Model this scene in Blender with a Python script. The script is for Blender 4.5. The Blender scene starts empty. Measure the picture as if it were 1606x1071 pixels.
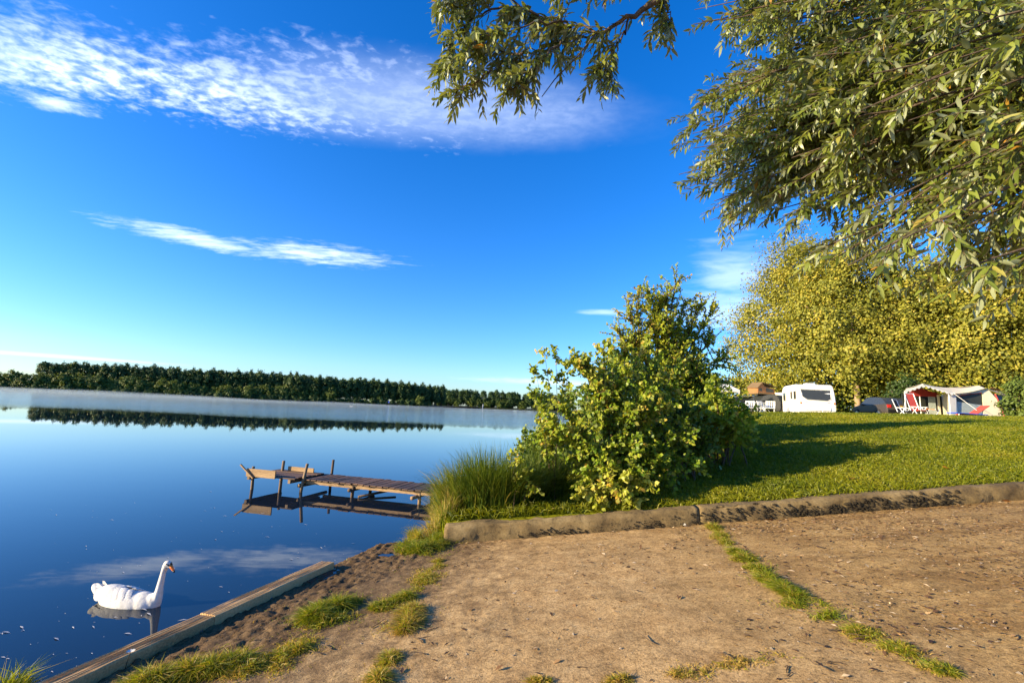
import bpy, math, random
import numpy as np
from mathutils import Vector, Matrix

SC = bpy.context.scene
COL = SC.collection
R = math.radians

# ------------------------------------------------------------------ camera
PW, PH, FPX = 1606.0, 1071.0, 714.0
ROLL, PITCH, EYE = R(2.4), R(8.3), 2.25
cr, sr, cp, sp = math.cos(ROLL), math.sin(ROLL), math.cos(PITCH), math.sin(PITCH)
cam_d = bpy.data.cameras.new('camera')
cam = bpy.data.objects.new('camera', cam_d)
COL.objects.link(cam)
cam_d.sensor_width = 36.0
cam_d.lens = 36.0 * FPX / PW
cam_d.clip_start, cam_d.clip_end = 0.05, 8000
_r = Vector((cr, -sp * sr, cp * sr)); _u = Vector((-sr, -sp * cr, cp * cr)); _f = Vector((0, cp, sp))
cam.matrix_world = Matrix(((_r.x, _u.x, -_f.x, 0), (_r.y, _u.y, -_f.y, 0), (_r.z, _u.z, -_f.z, EYE), (0, 0, 0, 1)))
SC.camera = cam

# ------------------------------------------------------------------ light and exposure
SUN_EL, SHADOW_AZ = R(15.5), R(72)
SC.view_settings.view_transform = 'Standard'
SC.view_settings.look = 'None'
SC.view_settings.gamma = 1.0
SC.view_settings.use_curve_mapping = False
SC.view_settings.exposure = 1.30
SUN_STRENGTH = 5.0
SKY_STRENGTH = 0.091
to_sun = Vector((-math.sin(SHADOW_AZ) * math.cos(SUN_EL), -math.cos(SHADOW_AZ) * math.cos(SUN_EL), math.sin(SUN_EL)))
sun_d = bpy.data.lights.new('sun', 'SUN')
sun_d.energy = SUN_STRENGTH; sun_d.angle = R(0.53); sun_d.color = (1.0, 0.81, 0.50)
sun = bpy.data.objects.new('sun', sun_d); COL.objects.link(sun)
sun.rotation_euler = to_sun.to_track_quat('Z', 'Y').to_euler()
sun.location = to_sun * 60

world = bpy.data.worlds.new('World'); SC.world = world; world.use_nodes = True
NT = world.node_tree


def nd(nt, t, **kw):
    n = nt.nodes.new('ShaderNode' + t)
    for k, v in kw.items():
        if k.startswith('i_'):
            key = k[2:]
            n.inputs[int(key) if key.isdigit() else key.replace('_', ' ')].default_value = v
        else:
            setattr(n, k, v)
    return n


def lk(nt, a, b):
    nt.links.new(a, b)


def mth(nt, op, a, b=None, c=None, clamp=False):
    n = nt.nodes.new('ShaderNodeMath'); n.operation = op; n.use_clamp = clamp
    for i, v in enumerate((a, b, c)):
        if v is None:
            continue
        if isinstance(v, (int, float)):
            n.inputs[i].default_value = v
        else:
            nt.links.new(v, n.inputs[i])
    return n.outputs[0]


def mixc(nt, f, a, b, mode='MIX'):
    n = nt.nodes.new('ShaderNodeMix'); n.data_type = 'RGBA'; n.blend_type = mode
    for i, v in ((0, f), (6, a), (7, b)):
        if isinstance(v, (int, float)):
            n.inputs[i].default_value = v
        elif isinstance(v, (tuple, list)):
            n.inputs[i].default_value = tuple(v) + ((1,) if len(v) == 3 else ())
        else:
            nt.links.new(v, n.inputs[i])
    return n.outputs[2]


def ramp(nt, f, stops, interp='LINEAR'):
    n = nt.nodes.new('ShaderNodeValToRGB'); cr_ = n.color_ramp; cr_.interpolation = interp
    while len(cr_.elements) < len(stops):
        cr_.elements.new(0.5)
    for e, (p, c) in zip(cr_.elements, stops):
        e.position = p
        e.color = (c, c, c, 1) if isinstance(c, (int, float)) else tuple(c) + (1,)
    if f is not None:
        nt.links.new(f, n.inputs[0])
    return n.outputs[0]


def build_world():
    nt = NT
    bg = nt.nodes['Background']
    sky = nd(nt, 'TexSky', sky_type='NISHITA', sun_disc=False, sun_elevation=SUN_EL,
             sun_rotation=math.pi + SHADOW_AZ, altitude=0.0, air_density=1.0, dust_density=0.5, ozone_density=3.0)
    hs = nd(nt, 'HueSaturation', i_Saturation=1.35, i_Value=1.0)
    lk(nt, sky.outputs[0], hs.inputs['Color'])
    skyc = mixc(nt, 1.0, hs.outputs[0], (0.88, 1.07, 1.50), 'MULTIPLY')
    tc = nd(nt, 'TexCoord')
    sx = nd(nt, 'SeparateXYZ'); lk(nt, tc.outputs['Generated'], sx.inputs[0])
    dz = mth(nt, 'MAXIMUM', sx.outputs[2], 0.012)
    px = mth(nt, 'DIVIDE', sx.outputs[0], dz); py = mth(nt, 'DIVIDE', sx.outputs[1], dz)
    cb = nd(nt, 'CombineXYZ'); lk(nt, px, cb.inputs[0]); lk(nt, py, cb.inputs[1])
    P = cb.outputs[0]

    def noise(vec, scale, detail=4, rough=0.55, dist=0.0, stretch=None, rot=0.0):
        if stretch:
            m = nd(nt, 'Mapping'); m.inputs['Scale'].default_value = stretch; m.inputs['Rotation'].default_value = (0, 0, rot)
            lk(nt, vec, m.inputs[0]); vec = m.outputs[0]
        n = nd(nt, 'TexNoise', i_Scale=scale, i_Detail=detail, i_Roughness=rough, i_Distortion=dist)
        lk(nt, vec, n.inputs['Vector'])
        return n.outputs[0]

    def blob(cx, cy, rx, ry, ang, edge, ed_scale):
        """soft ellipse on the cloud deck, its edge broken by noise"""
        m = nd(nt, 'Mapping', vector_type='TEXTURE')
        m.inputs['Location'].default_value = (cx, cy, 0); m.inputs['Rotation'].default_value = (0, 0, R(ang)); m.inputs['Scale'].default_value = (rx, ry, 1)
        lk(nt, P, m.inputs[0])
        ln = nd(nt, 'VectorMath', operation='LENGTH'); lk(nt, m.outputs[0], ln.inputs[0])
        d = mth(nt, 'SUBTRACT', 1.0, ln.outputs['Value'])
        nz = mth(nt, 'SUBTRACT', noise(P, ed_scale, 5, 0.6), 0.5)
        return mth(nt, 'MULTIPLY_ADD', nz, edge, d)

    def sstep(v, a, b):
        n = nd(nt, 'MapRange', interpolation_type='SMOOTHSTEP'); n.inputs[1].default_value = a; n.inputs[2].default_value = b
        lk(nt, v, n.inputs[0]); return n.outputs[0]

    # altocumulus band, high left
    cell = noise(P, 15.0, 3.0, 0.55, 0.35, (1.0, 1.5, 1), R(-25))
    cell2 = noise(P, 36.0, 3.0, 0.6, 0.3, (1.0, 1.3, 1), R(20))
    cells = mth(nt, 'ADD', mth(nt, 'MULTIPLY', cell, 0.72), mth(nt, 'MULTIPLY', cell2, 0.28))
    b1 = blob(-1.75, 1.22, 0.95, 0.25, 8, 0.55, 3.2)
    b2 = blob(-0.62, 1.40, 0.95, 0.27, 4, 0.6, 3.0)
    bb = mth(nt, 'MAXIMUM', b1, b2)
    cs = sstep(cells, 0.36, 0.66)
    ero = sstep(mth(nt, 'MULTIPLY_ADD', mth(nt, 'SUBTRACT', cells, 0.5), 1.6, bb), -0.02, 0.75)
    hot = blob(-1.25, 1.40, 0.70, 0.30, 10, 0.3, 2.0)
    amp = mth(nt, 'MULTIPLY_ADD', sstep(hot, 0.0, 0.8), 0.46, 0.34)
    fade = sstep(px, 0.35, -0.7)
    amp = mth(nt, 'MULTIPLY', amp, mth(nt, 'MULTIPLY_ADD', fade, 0.55, 0.40))
    d1 = mth(nt, 'MULTIPLY', mth(nt, 'MULTIPLY', ero, amp), mth(nt, 'MULTIPLY_ADD', cs, 0.60, 0.42))
    veil = mth(nt, 'MULTIPLY', sstep(blob(-0.35, 1.42, 0.95, 0.30, 2, 0.5, 2.0), 0.0, 0.9), 0.30)
    d1 = mth(nt, 'MAXIMUM', d1, mth(nt, 'MULTIPLY', veil, mth(nt, 'MULTIPLY_ADD', cs, 0.35, 0.70)))
    # small wisps
    fib = noise(P, 7.0, 6.0, 0.65, 0.5, (0.7, 2.2, 1), R(-20))
    w1 = blob(-2.08, 2.86, 0.52, 0.22, 38, 1.0, 6.0)
    w2 = blob(-1.40, 3.06, 0.58, 0.27, 8, 1.2, 7.0)
    w3 = blob(-1.66, 1.48, 0.14, 0.06, 15, 1.6, 14.0)
    w = mth(nt, 'MAXIMUM', w1, mth(nt, 'MAXIMUM', w2, w3))
    d2 = mth(nt, 'MULTIPLY', sstep(mth(nt, 'ADD', w, mth(nt, 'MULTIPLY', mth(nt, 'SUBTRACT', fib, 0.5), 1.9)), -0.15, 1.2), 0.62)
    h1 = blob(-14.8, 13.8, 5.5, 1.6, 30, 0.5, 0.5)
    d3 = mth(nt, 'MULTIPLY', sstep(h1, 0.0, 0.9), 0.42)
    r1 = blob(1.62, 3.2, 0.95, 0.30, 62, 0.8, 1.6)
    r2 = blob(2.1, 4.3, 1.2, 0.62, 60, 0.8, 1.3)
    r3 = blob(0.95, 4.55, 0.30, 0.18, 0, 0.6, 3.0)
    r4 = blob(1.9, 17.0, 4.0, 2.5, 0, 0.6, 0.4)
    rs = mth(nt, 'MAXIMUM', mth(nt, 'MAXIMUM', r1, r2), mth(nt, 'MAXIMUM', r3, r4))
    rf = noise(P, 2.2, 5.0, 0.6, 0.6, (1.0, 1.6, 1), R(30))
    d4 = mth(nt, 'MULTIPLY', sstep(mth(nt, 'MULTIPLY_ADD', mth(nt, 'SUBTRACT', rf, 0.5), 1.6, rs), -0.1, 1.0), 0.36)
    d = mth(nt, 'MAXIMUM', mth(nt, 'MAXIMUM', d1, d2), mth(nt, 'MAXIMUM', d3, d4), clamp=True)
    out = mixc(nt, d, skyc, (7.2, 8.1, 9.6))
    lk(nt, out, bg.inputs[0]); bg.inputs[1].default_value = SKY_STRENGTH


build_world()
SC.render.engine = 'CYCLES'
SC.cycles.max_bounces = 6
SC.cycles.transparent_max_bounces = 8
SC.cycles.volume_bounces = 0

# ------------------------------------------------------------------ helpers
rng = np.random.default_rng(7)
random.seed(7)


def ray(x, y):
    u = (x - PW / 2) / FPX; v = -(y - PH / 2) / FPX
    U = u * cr - v * sr; V = u * sr + v * cr
    return np.array([U, cp - V * sp, sp + V * cp])


def at_z(x, y, z):
    d = ray(x, y); return d * ((z - EYE) / d[2]) + [0, 0, EYE]


def at_y(x, y, Y):
    d = ray(x, y); return d * (Y / d[1]) + [0, 0, EYE]


def project(P):
    P = np.atleast_2d(P) - [0, 0, EYE]
    z = P[:, 1] * cp + P[:, 2] * sp
    zz = np.where(z > 0.05, z, np.nan)
    V = (-P[:, 1] * sp + P[:, 2] * cp) / zz; U = P[:, 0] / zz
    return PW / 2 + (U * cr + V * sr) * FPX, PH / 2 - (-U * sr + V * cr) * FPX, z


def tag(o, label=None, cat=None, group=None, kind=None):
    for k, v in (('label', label), ('category', cat), ('group', group), ('kind', kind)):
        if v:
            o[k] = v
    return o


def link(name, me, mat=None, parent=None, smooth=False):
    o = bpy.data.objects.new(name, me); COL.objects.link(o)
    if mat is not None and not me.materials:
        me.materials.append(mat)
    if parent is not None:
        o.parent = parent
    if smooth:
        me.polygons.foreach_set('use_smooth', np.ones(len(me.polygons), dtype=bool))
    return o


def empty(name, loc=(0, 0, 0), rz=0.0):
    o = bpy.data.objects.new(name, None); COL.objects.link(o)
    o.location = loc; o.rotation_euler = (0, 0, rz); o.empty_display_size = 0.1
    return o


def copy_tree(o, parent=None):
    c = o.copy(); COL.objects.link(c)
    if parent is not None:
        c.parent = parent
    for ch in list(o.children):
        copy_tree(ch, c)
    return c


class MB:
    def __init__(s):
        s.v = []; s.f = []

    def add(s, vs, fs):
        k = len(s.v); s.v += [tuple(map(float, p)) for p in vs]; s.f += [tuple(i + k for i in f) for f in fs]
        return s

    def box(s, c, d, rz=0.0, M=None):
        x, y, z = (k / 2 for k in d)
        vs = [(a, b, e) for a in (-x, x) for b in (-y, y) for e in (-z, z)]
        m = Matrix.Translation(c) @ (M if M is not None else Matrix.Rotation(rz, 4, 'Z'))
        return s.add([m @ Vector(p) for p in vs], [(0, 1, 3, 2), (4, 6, 7, 5), (0, 4, 5, 1), (2, 3, 7, 6), (0, 2, 6, 4), (1, 5, 7, 3)])

    def bar(s, a, b, w, h=None, up=(0, 0, 1)):
        a, b = Vector(a), Vector(b); d = b - a; L = d.length; h = h or w
        x = d.normalized(); upv = Vector(up)
        if abs(x.dot(upv)) > 0.95:
            upv = Vector((0, 1, 0))
        y = upv.cross(x).normalized(); z = x.cross(y)
        M = Matrix(((x.x, y.x, z.x, 0), (x.y, y.y, z.y, 0), (x.z, y.z, z.z, 0), (0, 0, 0, 1)))
        return s.box((a + b) / 2, (L, w, h), M=M)

    def tube(s, pts, rad, n=6, cap=True):
        pts = [Vector(p) for p in pts]
        if not hasattr(rad, '__len__'):
            rad = [rad] * len(pts)
        k = len(s.v); prev = None
        for i, p in enumerate(pts):
            t = (pts[min(i + 1, len(pts) - 1)] - pts[max(i - 1, 0)]).normalized()
            ref = prev if prev is not None else (Vector((1, 0, 0)) if abs(t.x) < 0.8 else Vector((0, 1, 0)))
            y = (ref - t * ref.dot(t)).normalized(); prev = y; z = t.cross(y)
            for j in range(n):
                a = 2 * math.pi * j / n
                q = p + (y * math.cos(a) + z * math.sin(a)) * rad[i]
                s.v.append(tuple(q))
        for i in range(len(pts) - 1):
            for j in range(n):
                a, b = k + i * n + j, k + i * n + (j + 1) % n
                s.f.append((a, b, b + n, a + n))
        if cap:
            s.f.append(tuple(k + j for j in reversed(range(n)))); s.f.append(tuple(k + (len(pts) - 1) * n + j for j in range(n)))
        return s

    def sheet(s, corners, th=0.02):
        """a flat polygon with thickness"""
        c = [Vector(p) for p in corners]; n = (c[1] - c[0]).cross(c[2] - c[0]).normalized() * th; m = len(c)
        vs = c + [p - n for p in c]
        return s.add(vs, [tuple(range(m)), tuple(reversed(range(m, 2 * m)))] + [(i, i + m, (i + 1) % m + m, (i + 1) % m) for i in range(m)])

    def mesh(s, name):
        me = bpy.data.meshes.new(name); me.from_pydata(s.v, [], s.f); me.update(); return me

    def build(s, name, mat, parent=None, smooth=False, bevel=0.0, sub=0):
        o = link(name, s.mesh(name), mat, parent, smooth)
        if bevel:
            b = o.modifiers.new('bevel', 'BEVEL'); b.width = bevel; b.segments = 2; b.limit_method = 'ANGLE'
        if sub:
            b = o.modifiers.new('sub', 'SUBSURF'); b.levels = b.render_levels = sub
        return o


def tri_mesh(name, V, T, tint=None):
    me = bpy.data.meshes.new(name)
    me.vertices.add(len(V)); me.vertices.foreach_set('co', np.ascontiguousarray(V, dtype=np.float32).ravel())
    me.loops.add(len(T) * 3); me.loops.foreach_set('vertex_index', np.ascontiguousarray(T, dtype=np.int32).ravel())
    me.polygons.add(len(T)); me.polygons.foreach_set('loop_start', np.arange(0, len(T) * 3, 3, dtype=np.int32))
    if tint is not None:
        a = me.attributes.new('tint', 'FLOAT', 'POINT'); a.data.foreach_set('value', np.ascontiguousarray(tint, dtype=np.float32))
    me.update(calc_edges=True)
    return me


def grid_mesh(name, X, Y, Z):
    ny, nx = Z.shape
    V = np.stack([X, Y, Z], -1).reshape(-1, 3)
    i = np.arange(ny * nx).reshape(ny, nx)
    a, b, c, d = i[:-1, :-1].ravel(), i[:-1, 1:].ravel(), i[1:, 1:].ravel(), i[1:, :-1].ravel()
    return tri_mesh(name, V, np.concatenate([np.stack([a, b, c], -1), np.stack([a, c, d], -1)]))


def unit(v):
    return v / np.maximum(np.linalg.norm(v, axis=-1, keepdims=True), 1e-9)


# templates: (along, side, up) vertices and triangles
LEAF_LANCE = (np.array([(0, 0, 0), (.3, .5, .06), (.3, -.5, .06), (.68, .38, .03), (.68, -.38, .03), (1, 0, -.10)]),
              np.array([(0, 2, 1), (1, 2, 4), (1, 4, 3), (3, 4, 5)]))
LEAF_ROUND = (np.array([(0, 0, 0), (.22, .42, .05), (.22, -.42, .05), (.6, .48, .04), (.6, -.48, .04), (1, 0, -.12)]),
              np.array([(0, 2, 1), (1, 2, 4), (1, 4, 3), (3, 4, 5)]))
LEAF_TINY = (np.array([(0, 0, 0), (.5, .5, .05), (.5, -.5, .05), (1, 0, -.05)]), np.array([(0, 2, 1), (1, 2, 3)]))
BLADE = (np.array([(0, .5, 0), (0, -.5, 0), (.5, .38, .0), (.5, -.38, .0), (1, 0, 0)]), np.array([(0, 1, 3), (0, 3, 2), (2, 3, 4)]))


def leaf_frames(P, D, N):
    D = unit(D); S = unit(np.cross(N, D)); U = np.cross(D, S)
    return D, S, U


def leaf_arrays(P, D, N, L, Wd, tint, tpl):
    D, S, U = leaf_frames(P, D, N)
    tv, tf = tpl; k = len(tv)
    V = (P[:, None, :] + tv[None, :, 0, None] * (L[:, None] )[:, :, None] * D[:, None, :]
         + tv[None, :, 1, None] * Wd[:, None, None] * S[:, None, :] + tv[None, :, 2, None] * L[:, None, None] * U[:, None, :])
    T = tf[None] + (np.arange(len(P)) * k)[:, None, None]
    return V.reshape(-1, 3), T.reshape(-1, 3), np.repeat(tint, k)


def leaves_obj(name, P, D, N, L, Wd, tint, tpl, mat, parent=None, kind='stuff'):
    V, T, t = leaf_arrays(P, D, N, L, Wd, tint, tpl)
    o = link(name, tri_mesh(name, V, T, t), mat, parent)
    if kind:
        o['kind'] = kind
    return o


def rand_dirs(n):
    return unit(rng.normal(size=(n, 3)))


# ------------------------------------------------------------------ materials
def new_mat(name):
    m = bpy.data.materials.new(name); m.use_nodes = True
    return m, m.node_tree, m.node_tree.nodes['Principled BSDF']


def plain(name, col, rough=0.6, metal=0.0, vary=0.15, scale=6.0, bump=0.0, spec=0.4, coat=0.0):
    m, nt, b = new_mat(name)
    tc = nd(nt, 'TexCoord'); n = nd(nt, 'TexNoise', i_Scale=scale, i_Detail=5.0, i_Roughness=0.6)
    lk(nt, tc.outputs['Object'], n.inputs['Vector'])
    f = ramp(nt, n.outputs[0], [(0.3, 1 - vary), (0.7, 1 + vary * 0.6)])
    lk(nt, mixc(nt, 1.0, tuple(col), f, 'MULTIPLY'), b.inputs['Base Color'])
    b.inputs['Roughness'].default_value = rough; b.inputs['Metallic'].default_value = metal
    b.inputs['Specular IOR Level'].default_value = spec; b.inputs['Coat Weight'].default_value = coat
    if bump:
        bp = nd(nt, 'Bump', i_Strength=bump, i_Distance=0.02); lk(nt, n.outputs[0], bp.inputs['Height']); lk(nt, bp.outputs[0], b.inputs['Normal'])
    return m


def leaf_mat(name, stops, trans=0.35, rough=0.45, back=None, src='attr', spec=0.35):
    m, nt, b = new_mat(name)
    if src == 'attr':
        a = nd(nt, 'Attribute', attribute_name='tint'); f = a.outputs['Fac']
    else:
        a = nd(nt, 'ObjectInfo'); f = a.outputs['Random']
    c = ramp(nt, f, stops)
    tcol = mixc(nt, 1.0, c, (1.5, 1.35, 0.7), 'MULTIPLY')
    if back is not None:
        g = nd(nt, 'NewGeometry'); c = mixc(nt, g.outputs['Backfacing'], c, back)
    lk(nt, c, b.inputs['Base Color']); b.inputs['Roughness'].default_value = rough
    b.inputs['Specular IOR Level'].default_value = spec
    tr = nd(nt, 'BsdfTranslucent'); lk(nt, tcol, tr.inputs[0])
    mx = nd(nt, 'MixShader'); mx.inputs[0].default_value = trans
    lk(nt, b.outputs[0], mx.inputs[1]); lk(nt, tr.outputs[0], mx.inputs[2])
    lk(nt, mx.outputs[0], nt.nodes['Material Output'].inputs[0])
    return m


def wood_mat(name, a, b_, scale=(1, 14, 14), rough=0.75, bump=0.4):
    m, nt, b = new_mat(name)
    tc = nd(nt, 'TexCoord'); mp = nd(nt, 'Mapping'); mp.inputs['Scale'].default_value = scale
    lk(nt, tc.outputs['Object'], mp.inputs[0])
    n = nd(nt, 'TexNoise', i_Scale=3.0, i_Detail=7.0, i_Roughness=0.65); lk(nt, mp.outputs[0], n.inputs['Vector'])
    n2 = nd(nt, 'TexNoise', i_Scale=1.3, i_Detail=3.0); lk(nt, tc.outputs['Object'], n2.inputs['Vector'])
    oi = nd(nt, 'ObjectInfo')
    f = mth(nt, 'ADD', n.outputs[0], mth(nt, 'MULTIPLY', mth(nt, 'SUBTRACT', oi.outputs['Random'], 0.5), 0.35))
    f = mth(nt, 'ADD', f, mth(nt, 'MULTIPLY', mth(nt, 'SUBTRACT', n2.outputs[0], 0.5), 0.6))
    lk(nt, ramp(nt, f, [(0.3, a), (0.72, b_)]), b.inputs['Base Color']); b.inputs['Roughness'].default_value = rough
    bp = nd(nt, 'Bump', i_Strength=bump, i_Distance=0.01); lk(nt, n.outputs[0], bp.inputs['Height']); lk(nt, bp.outputs[0], b.inputs['Normal'])
    return m


M = {}
M['bark'] = plain('bark', (0.11, 0.075, 0.05), 0.9, vary=0.5, scale=12, bump=0.8)
M['twig'] = plain('twig', (0.10, 0.065, 0.035), 0.8, vary=0.4, scale=20)
M['bark_plane'] = plain('bark_plane', (0.30, 0.21, 0.13), 0.9, vary=0.4, scale=3)
M['deck'] = wood_mat('deck_wood', (0.035, 0.018, 0.010), (0.14, 0.07, 0.038))
M['post'] = wood_mat('post_wood', (0.07, 0.04, 0.02), (0.25, 0.16, 0.08), (10, 10, 1))
M['board'] = wood_mat('board_wood', (0.17, 0.10, 0.045), (0.36, 0.23, 0.11), (2, 12, 12))
M['beam'] = wood_mat('beam_wood', (0.34, 0.20, 0.075), (0.66, 0.43, 0.19), (1.2, 20, 20))
M['white_paint'] = plain('white_paint', (0.80, 0.80, 0.78), 0.35, vary=0.04, spec=0.5)
M['white_plastic'] = plain('white_plastic', (0.78, 0.79, 0.80), 0.4, vary=0.05)
M['glass'] = plain('dark_glass', (0.035, 0.04, 0.04), 0.08, vary=0.1, spec=0.5)
M['rubber'] = plain('rubber', (0.02, 0.02, 0.02), 0.8)
M['metal'] = plain('metal', (0.45, 0.46, 0.47), 0.35, metal=0.9)
M['car_dark'] = plain('car_dark', (0.018, 0.02, 0.026), 0.25, vary=0.05, coat=0.6)
M['car_bronze'] = plain('car_bronze', (0.06, 0.05, 0.045), 0.3, vary=0.05, coat=0.6)
M['red_light'] = plain('red_light', (0.45, 0.02, 0.015), 0.2)
M['plate'] = plain('plate', (0.75, 0.42, 0.05), 0.4)
M['canvas'] = plain('canvas', (0.70, 0.62, 0.46), 0.85, vary=0.1, scale=2)
M['canvas_white'] = plain('canvas_white', (0.74, 0.72, 0.66), 0.8, vary=0.06, scale=3)
M['canvas_grey'] = plain('canvas_grey', (0.46, 0.41, 0.32), 0.85, vary=0.12, scale=2)
M['canvas_orange'] = plain('canvas_orange', (0.30, 0.13, 0.045), 0.8, vary=0.12, scale=3)
M['canvas_brown'] = plain('canvas_brown', (0.17, 0.11, 0.05), 0.85, vary=0.12, scale=3)
M['mesh_dark'] = plain('mesh_dark', (0.035, 0.04, 0.035), 0.6, vary=0.2, scale=3)
M['curtain'] = plain('curtain', (0.36, 0.42, 0.42), 0.8, vary=0.2, scale=9)
M['red_cloth'] = plain('red_cloth', (0.55, 0.07, 0.05), 0.75, vary=0.1)
M['dark_cloth'] = plain('dark_cloth', (0.03, 0.035, 0.045), 0.8, vary=0.1)
M['blue_cloth'] = plain('blue_cloth', (0.03, 0.09, 0.55), 0.6, vary=0.1)
M['red_trim'] = plain('red_trim', (0.33, 0.03, 0.03), 0.7)
M['orange_cloth'] = plain('orange_cloth', (0.55, 0.16, 0.03), 0.7)
M['feather'] = plain('feather', (0.60, 0.58, 0.54), 0.8, vary=0.16, scale=22, bump=0.35)
M['bill'] = plain('bill', (0.75, 0.20, 0.03), 0.4, vary=0.1)
M['black'] = plain('black', (0.012, 0.012, 0.012), 0.4)
M['moss'] = plain('moss', (0.035, 0.025, 0.012), 0.95, vary=0.5, scale=30)

G_LAWN = [(0.0, (0.08, 0.115, 0.004)), (0.5, (0.20, 0.215, 0.006)), (0.9, (0.29, 0.26, 0.014)), (1.0, (0.34, 0.25, 0.05))]
M['grass'] = leaf_mat('grass_blades', G_LAWN, 0.4, 0.5)
M['weed'] = leaf_mat('weed_blades', [(0, (0.06, 0.12, 0.005)), (0.5, (0.17, 0.21, 0.008)), (0.85, (0.29, 0.26, 0.015)), (1, (0.40, 0.27, 0.07))], 0.4, 0.5)
M['sedge'] = leaf_mat('sedge_blades', [(0, (0.04, 0.08, 0.008)), (0.5, (0.12, 0.17, 0.014)), (0.85, (0.25, 0.26, 0.03)), (1, (0.42, 0.32, 0.11))], 0.35, 0.5)
W_ST = [(0, (0.06, 0.085, 0.012)), (0.45, (0.15, 0.19, 0.024)), (0.8, (0.24, 0.265, 0.05)), (0.98, (0.30, 0.26, 0.06)), (1, (0.36, 0.18, 0.02))]
M['willow'] = leaf_mat('willow_leaf', W_ST, 0.28, 0.38, (0.27, 0.30, 0.17), spec=0.5)
M['willow_one'] = leaf_mat('willow_single_leaf', W_ST, 0.28, 0.38, (0.27, 0.30, 0.17), 'obj', spec=0.5)
S_ST = [(0, (0.07, 0.14, 0.010)), (0.4, (0.19, 0.27, 0.018)), (0.7, (0.33, 0.37, 0.03)), (0.95, (0.46, 0.44, 0.09)), (1, (0.50, 0.33, 0.05))]
M['shrub'] = leaf_mat('shrub_leaf', S_ST, 0.42, 0.45, (0.16, 0.20, 0.06))
M['shrub_one'] = leaf_mat('shrub_single_leaf', S_ST, 0.42, 0.45, (0.16, 0.20, 0.06), 'obj')
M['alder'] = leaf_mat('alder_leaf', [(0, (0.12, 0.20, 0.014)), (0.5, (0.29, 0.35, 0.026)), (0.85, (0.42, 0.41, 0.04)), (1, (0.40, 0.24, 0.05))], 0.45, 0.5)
M['alder_shade'] = leaf_mat('alder_shade_leaf', [(0, (0.05, 0.10, 0.010)), (0.5, (0.12, 0.18, 0.016)), (1, (0.24, 0.26, 0.03))], 0.25, 0.5)  # darker copy of the alder leaf, its colours stand for leaves in shade
M['plane'] = leaf_mat('plane_leaf', [(0, (0.085, 0.10, 0.008)), (0.45, (0.21, 0.215, 0.02)), (0.8, (0.34, 0.31, 0.035)), (1, (0.44, 0.34, 0.04))], 0.3, 0.6)
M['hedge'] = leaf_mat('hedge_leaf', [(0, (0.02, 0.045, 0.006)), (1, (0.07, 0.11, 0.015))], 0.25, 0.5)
M['poplar'] = leaf_mat('poplar_leaf', [(0, (0.028, 0.060, 0.016)), (0.6, (0.065, 0.115, 0.024)), (1, (0.12, 0.165, 0.034))], 0.2, 0.6)
M['bank_tree'] = leaf_mat('bank_tree_leaf', [(0, (0.05, 0.085, 0.012)), (0.6, (0.12, 0.165, 0.022)), (1, (0.20, 0.215, 0.035))], 0.2, 0.6)
M['litter'] = leaf_mat('litter_bits', [(0, (0.045, 0.022, 0.012)), (0.4, (0.16, 0.08, 0.03)), (0.7, (0.42, 0.24, 0.09)), (1, (0.66, 0.50, 0.30))], 0.0, 0.8)
M['dead_leaf'] = leaf_mat('dead_leaf', [(0, (0.40, 0.12, 0.02)), (1, (0.50, 0.22, 0.04))], 0.15, 0.6, src='obj')


def water_mat():
    m, nt, b = new_mat('lake_water')
    b.inputs['Base Color'].default_value = (0.007, 0.014, 0.026, 1); b.inputs['Roughness'].default_value = 0.015
    b.inputs['IOR'].default_value = 1.36; b.inputs['Specular IOR Level'].default_value = 0.5
    g = nd(nt, 'NewGeometry'); s = nd(nt, 'SeparateXYZ'); lk(nt, g.outputs['Position'], s.inputs[0])
    # a breeze ruffles the far water, the near water lies calm
    far = nd(nt, 'MapRange', interpolation_type='SMOOTHSTEP'); far.inputs[1].default_value = 46; far.inputs[2].default_value = 72
    wob = nd(nt, 'TexNoise', i_Scale=0.06, i_Detail=2.0); lk(nt, g.outputs['Position'], wob.inputs['Vector'])
    lk(nt, mth(nt, 'MULTIPLY_ADD', wob.outputs[0], 16.0, mth(nt, 'SUBTRACT', s.outputs[1], 8.0)), far.inputs[0])
    mp = nd(nt, 'Mapping'); mp.inputs['Scale'].default_value = (0.6, 1.6, 1); lk(nt, g.outputs['Position'], mp.inputs[0])
    n1 = nd(nt, 'TexNoise', i_Scale=0.9, i_Detail=3.0, i_Roughness=0.55); lk(nt, mp.outputs[0], n1.inputs['Vector'])
    n2 = nd(nt, 'TexNoise', i_Scale=2.5, i_Detail=4.0, i_Roughness=0.6); lk(nt, mp.outputs[0], n2.inputs['Vector'])
    b1 = nd(nt, 'Bump', i_Distance=0.02, i_Strength=0.035); lk(nt, n1.outputs[0], b1.inputs['Height'])
    b2 = nd(nt, 'Bump', i_Distance=0.10); lk(nt, mth(nt, 'MULTIPLY', far.outputs[0], 0.22), b2.inputs['Strength'])
    lk(nt, n2.outputs[0], b2.inputs['Height']); lk(nt, b1.outputs[0], b2.inputs['Normal'])
    lk(nt, b2.outputs[0], b.inputs['Normal'])
    lk(nt, mth(nt, 'MULTIPLY_ADD', far.outputs[0], 0.05, 0.015), b.inputs['Roughness'])
    return m


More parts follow.
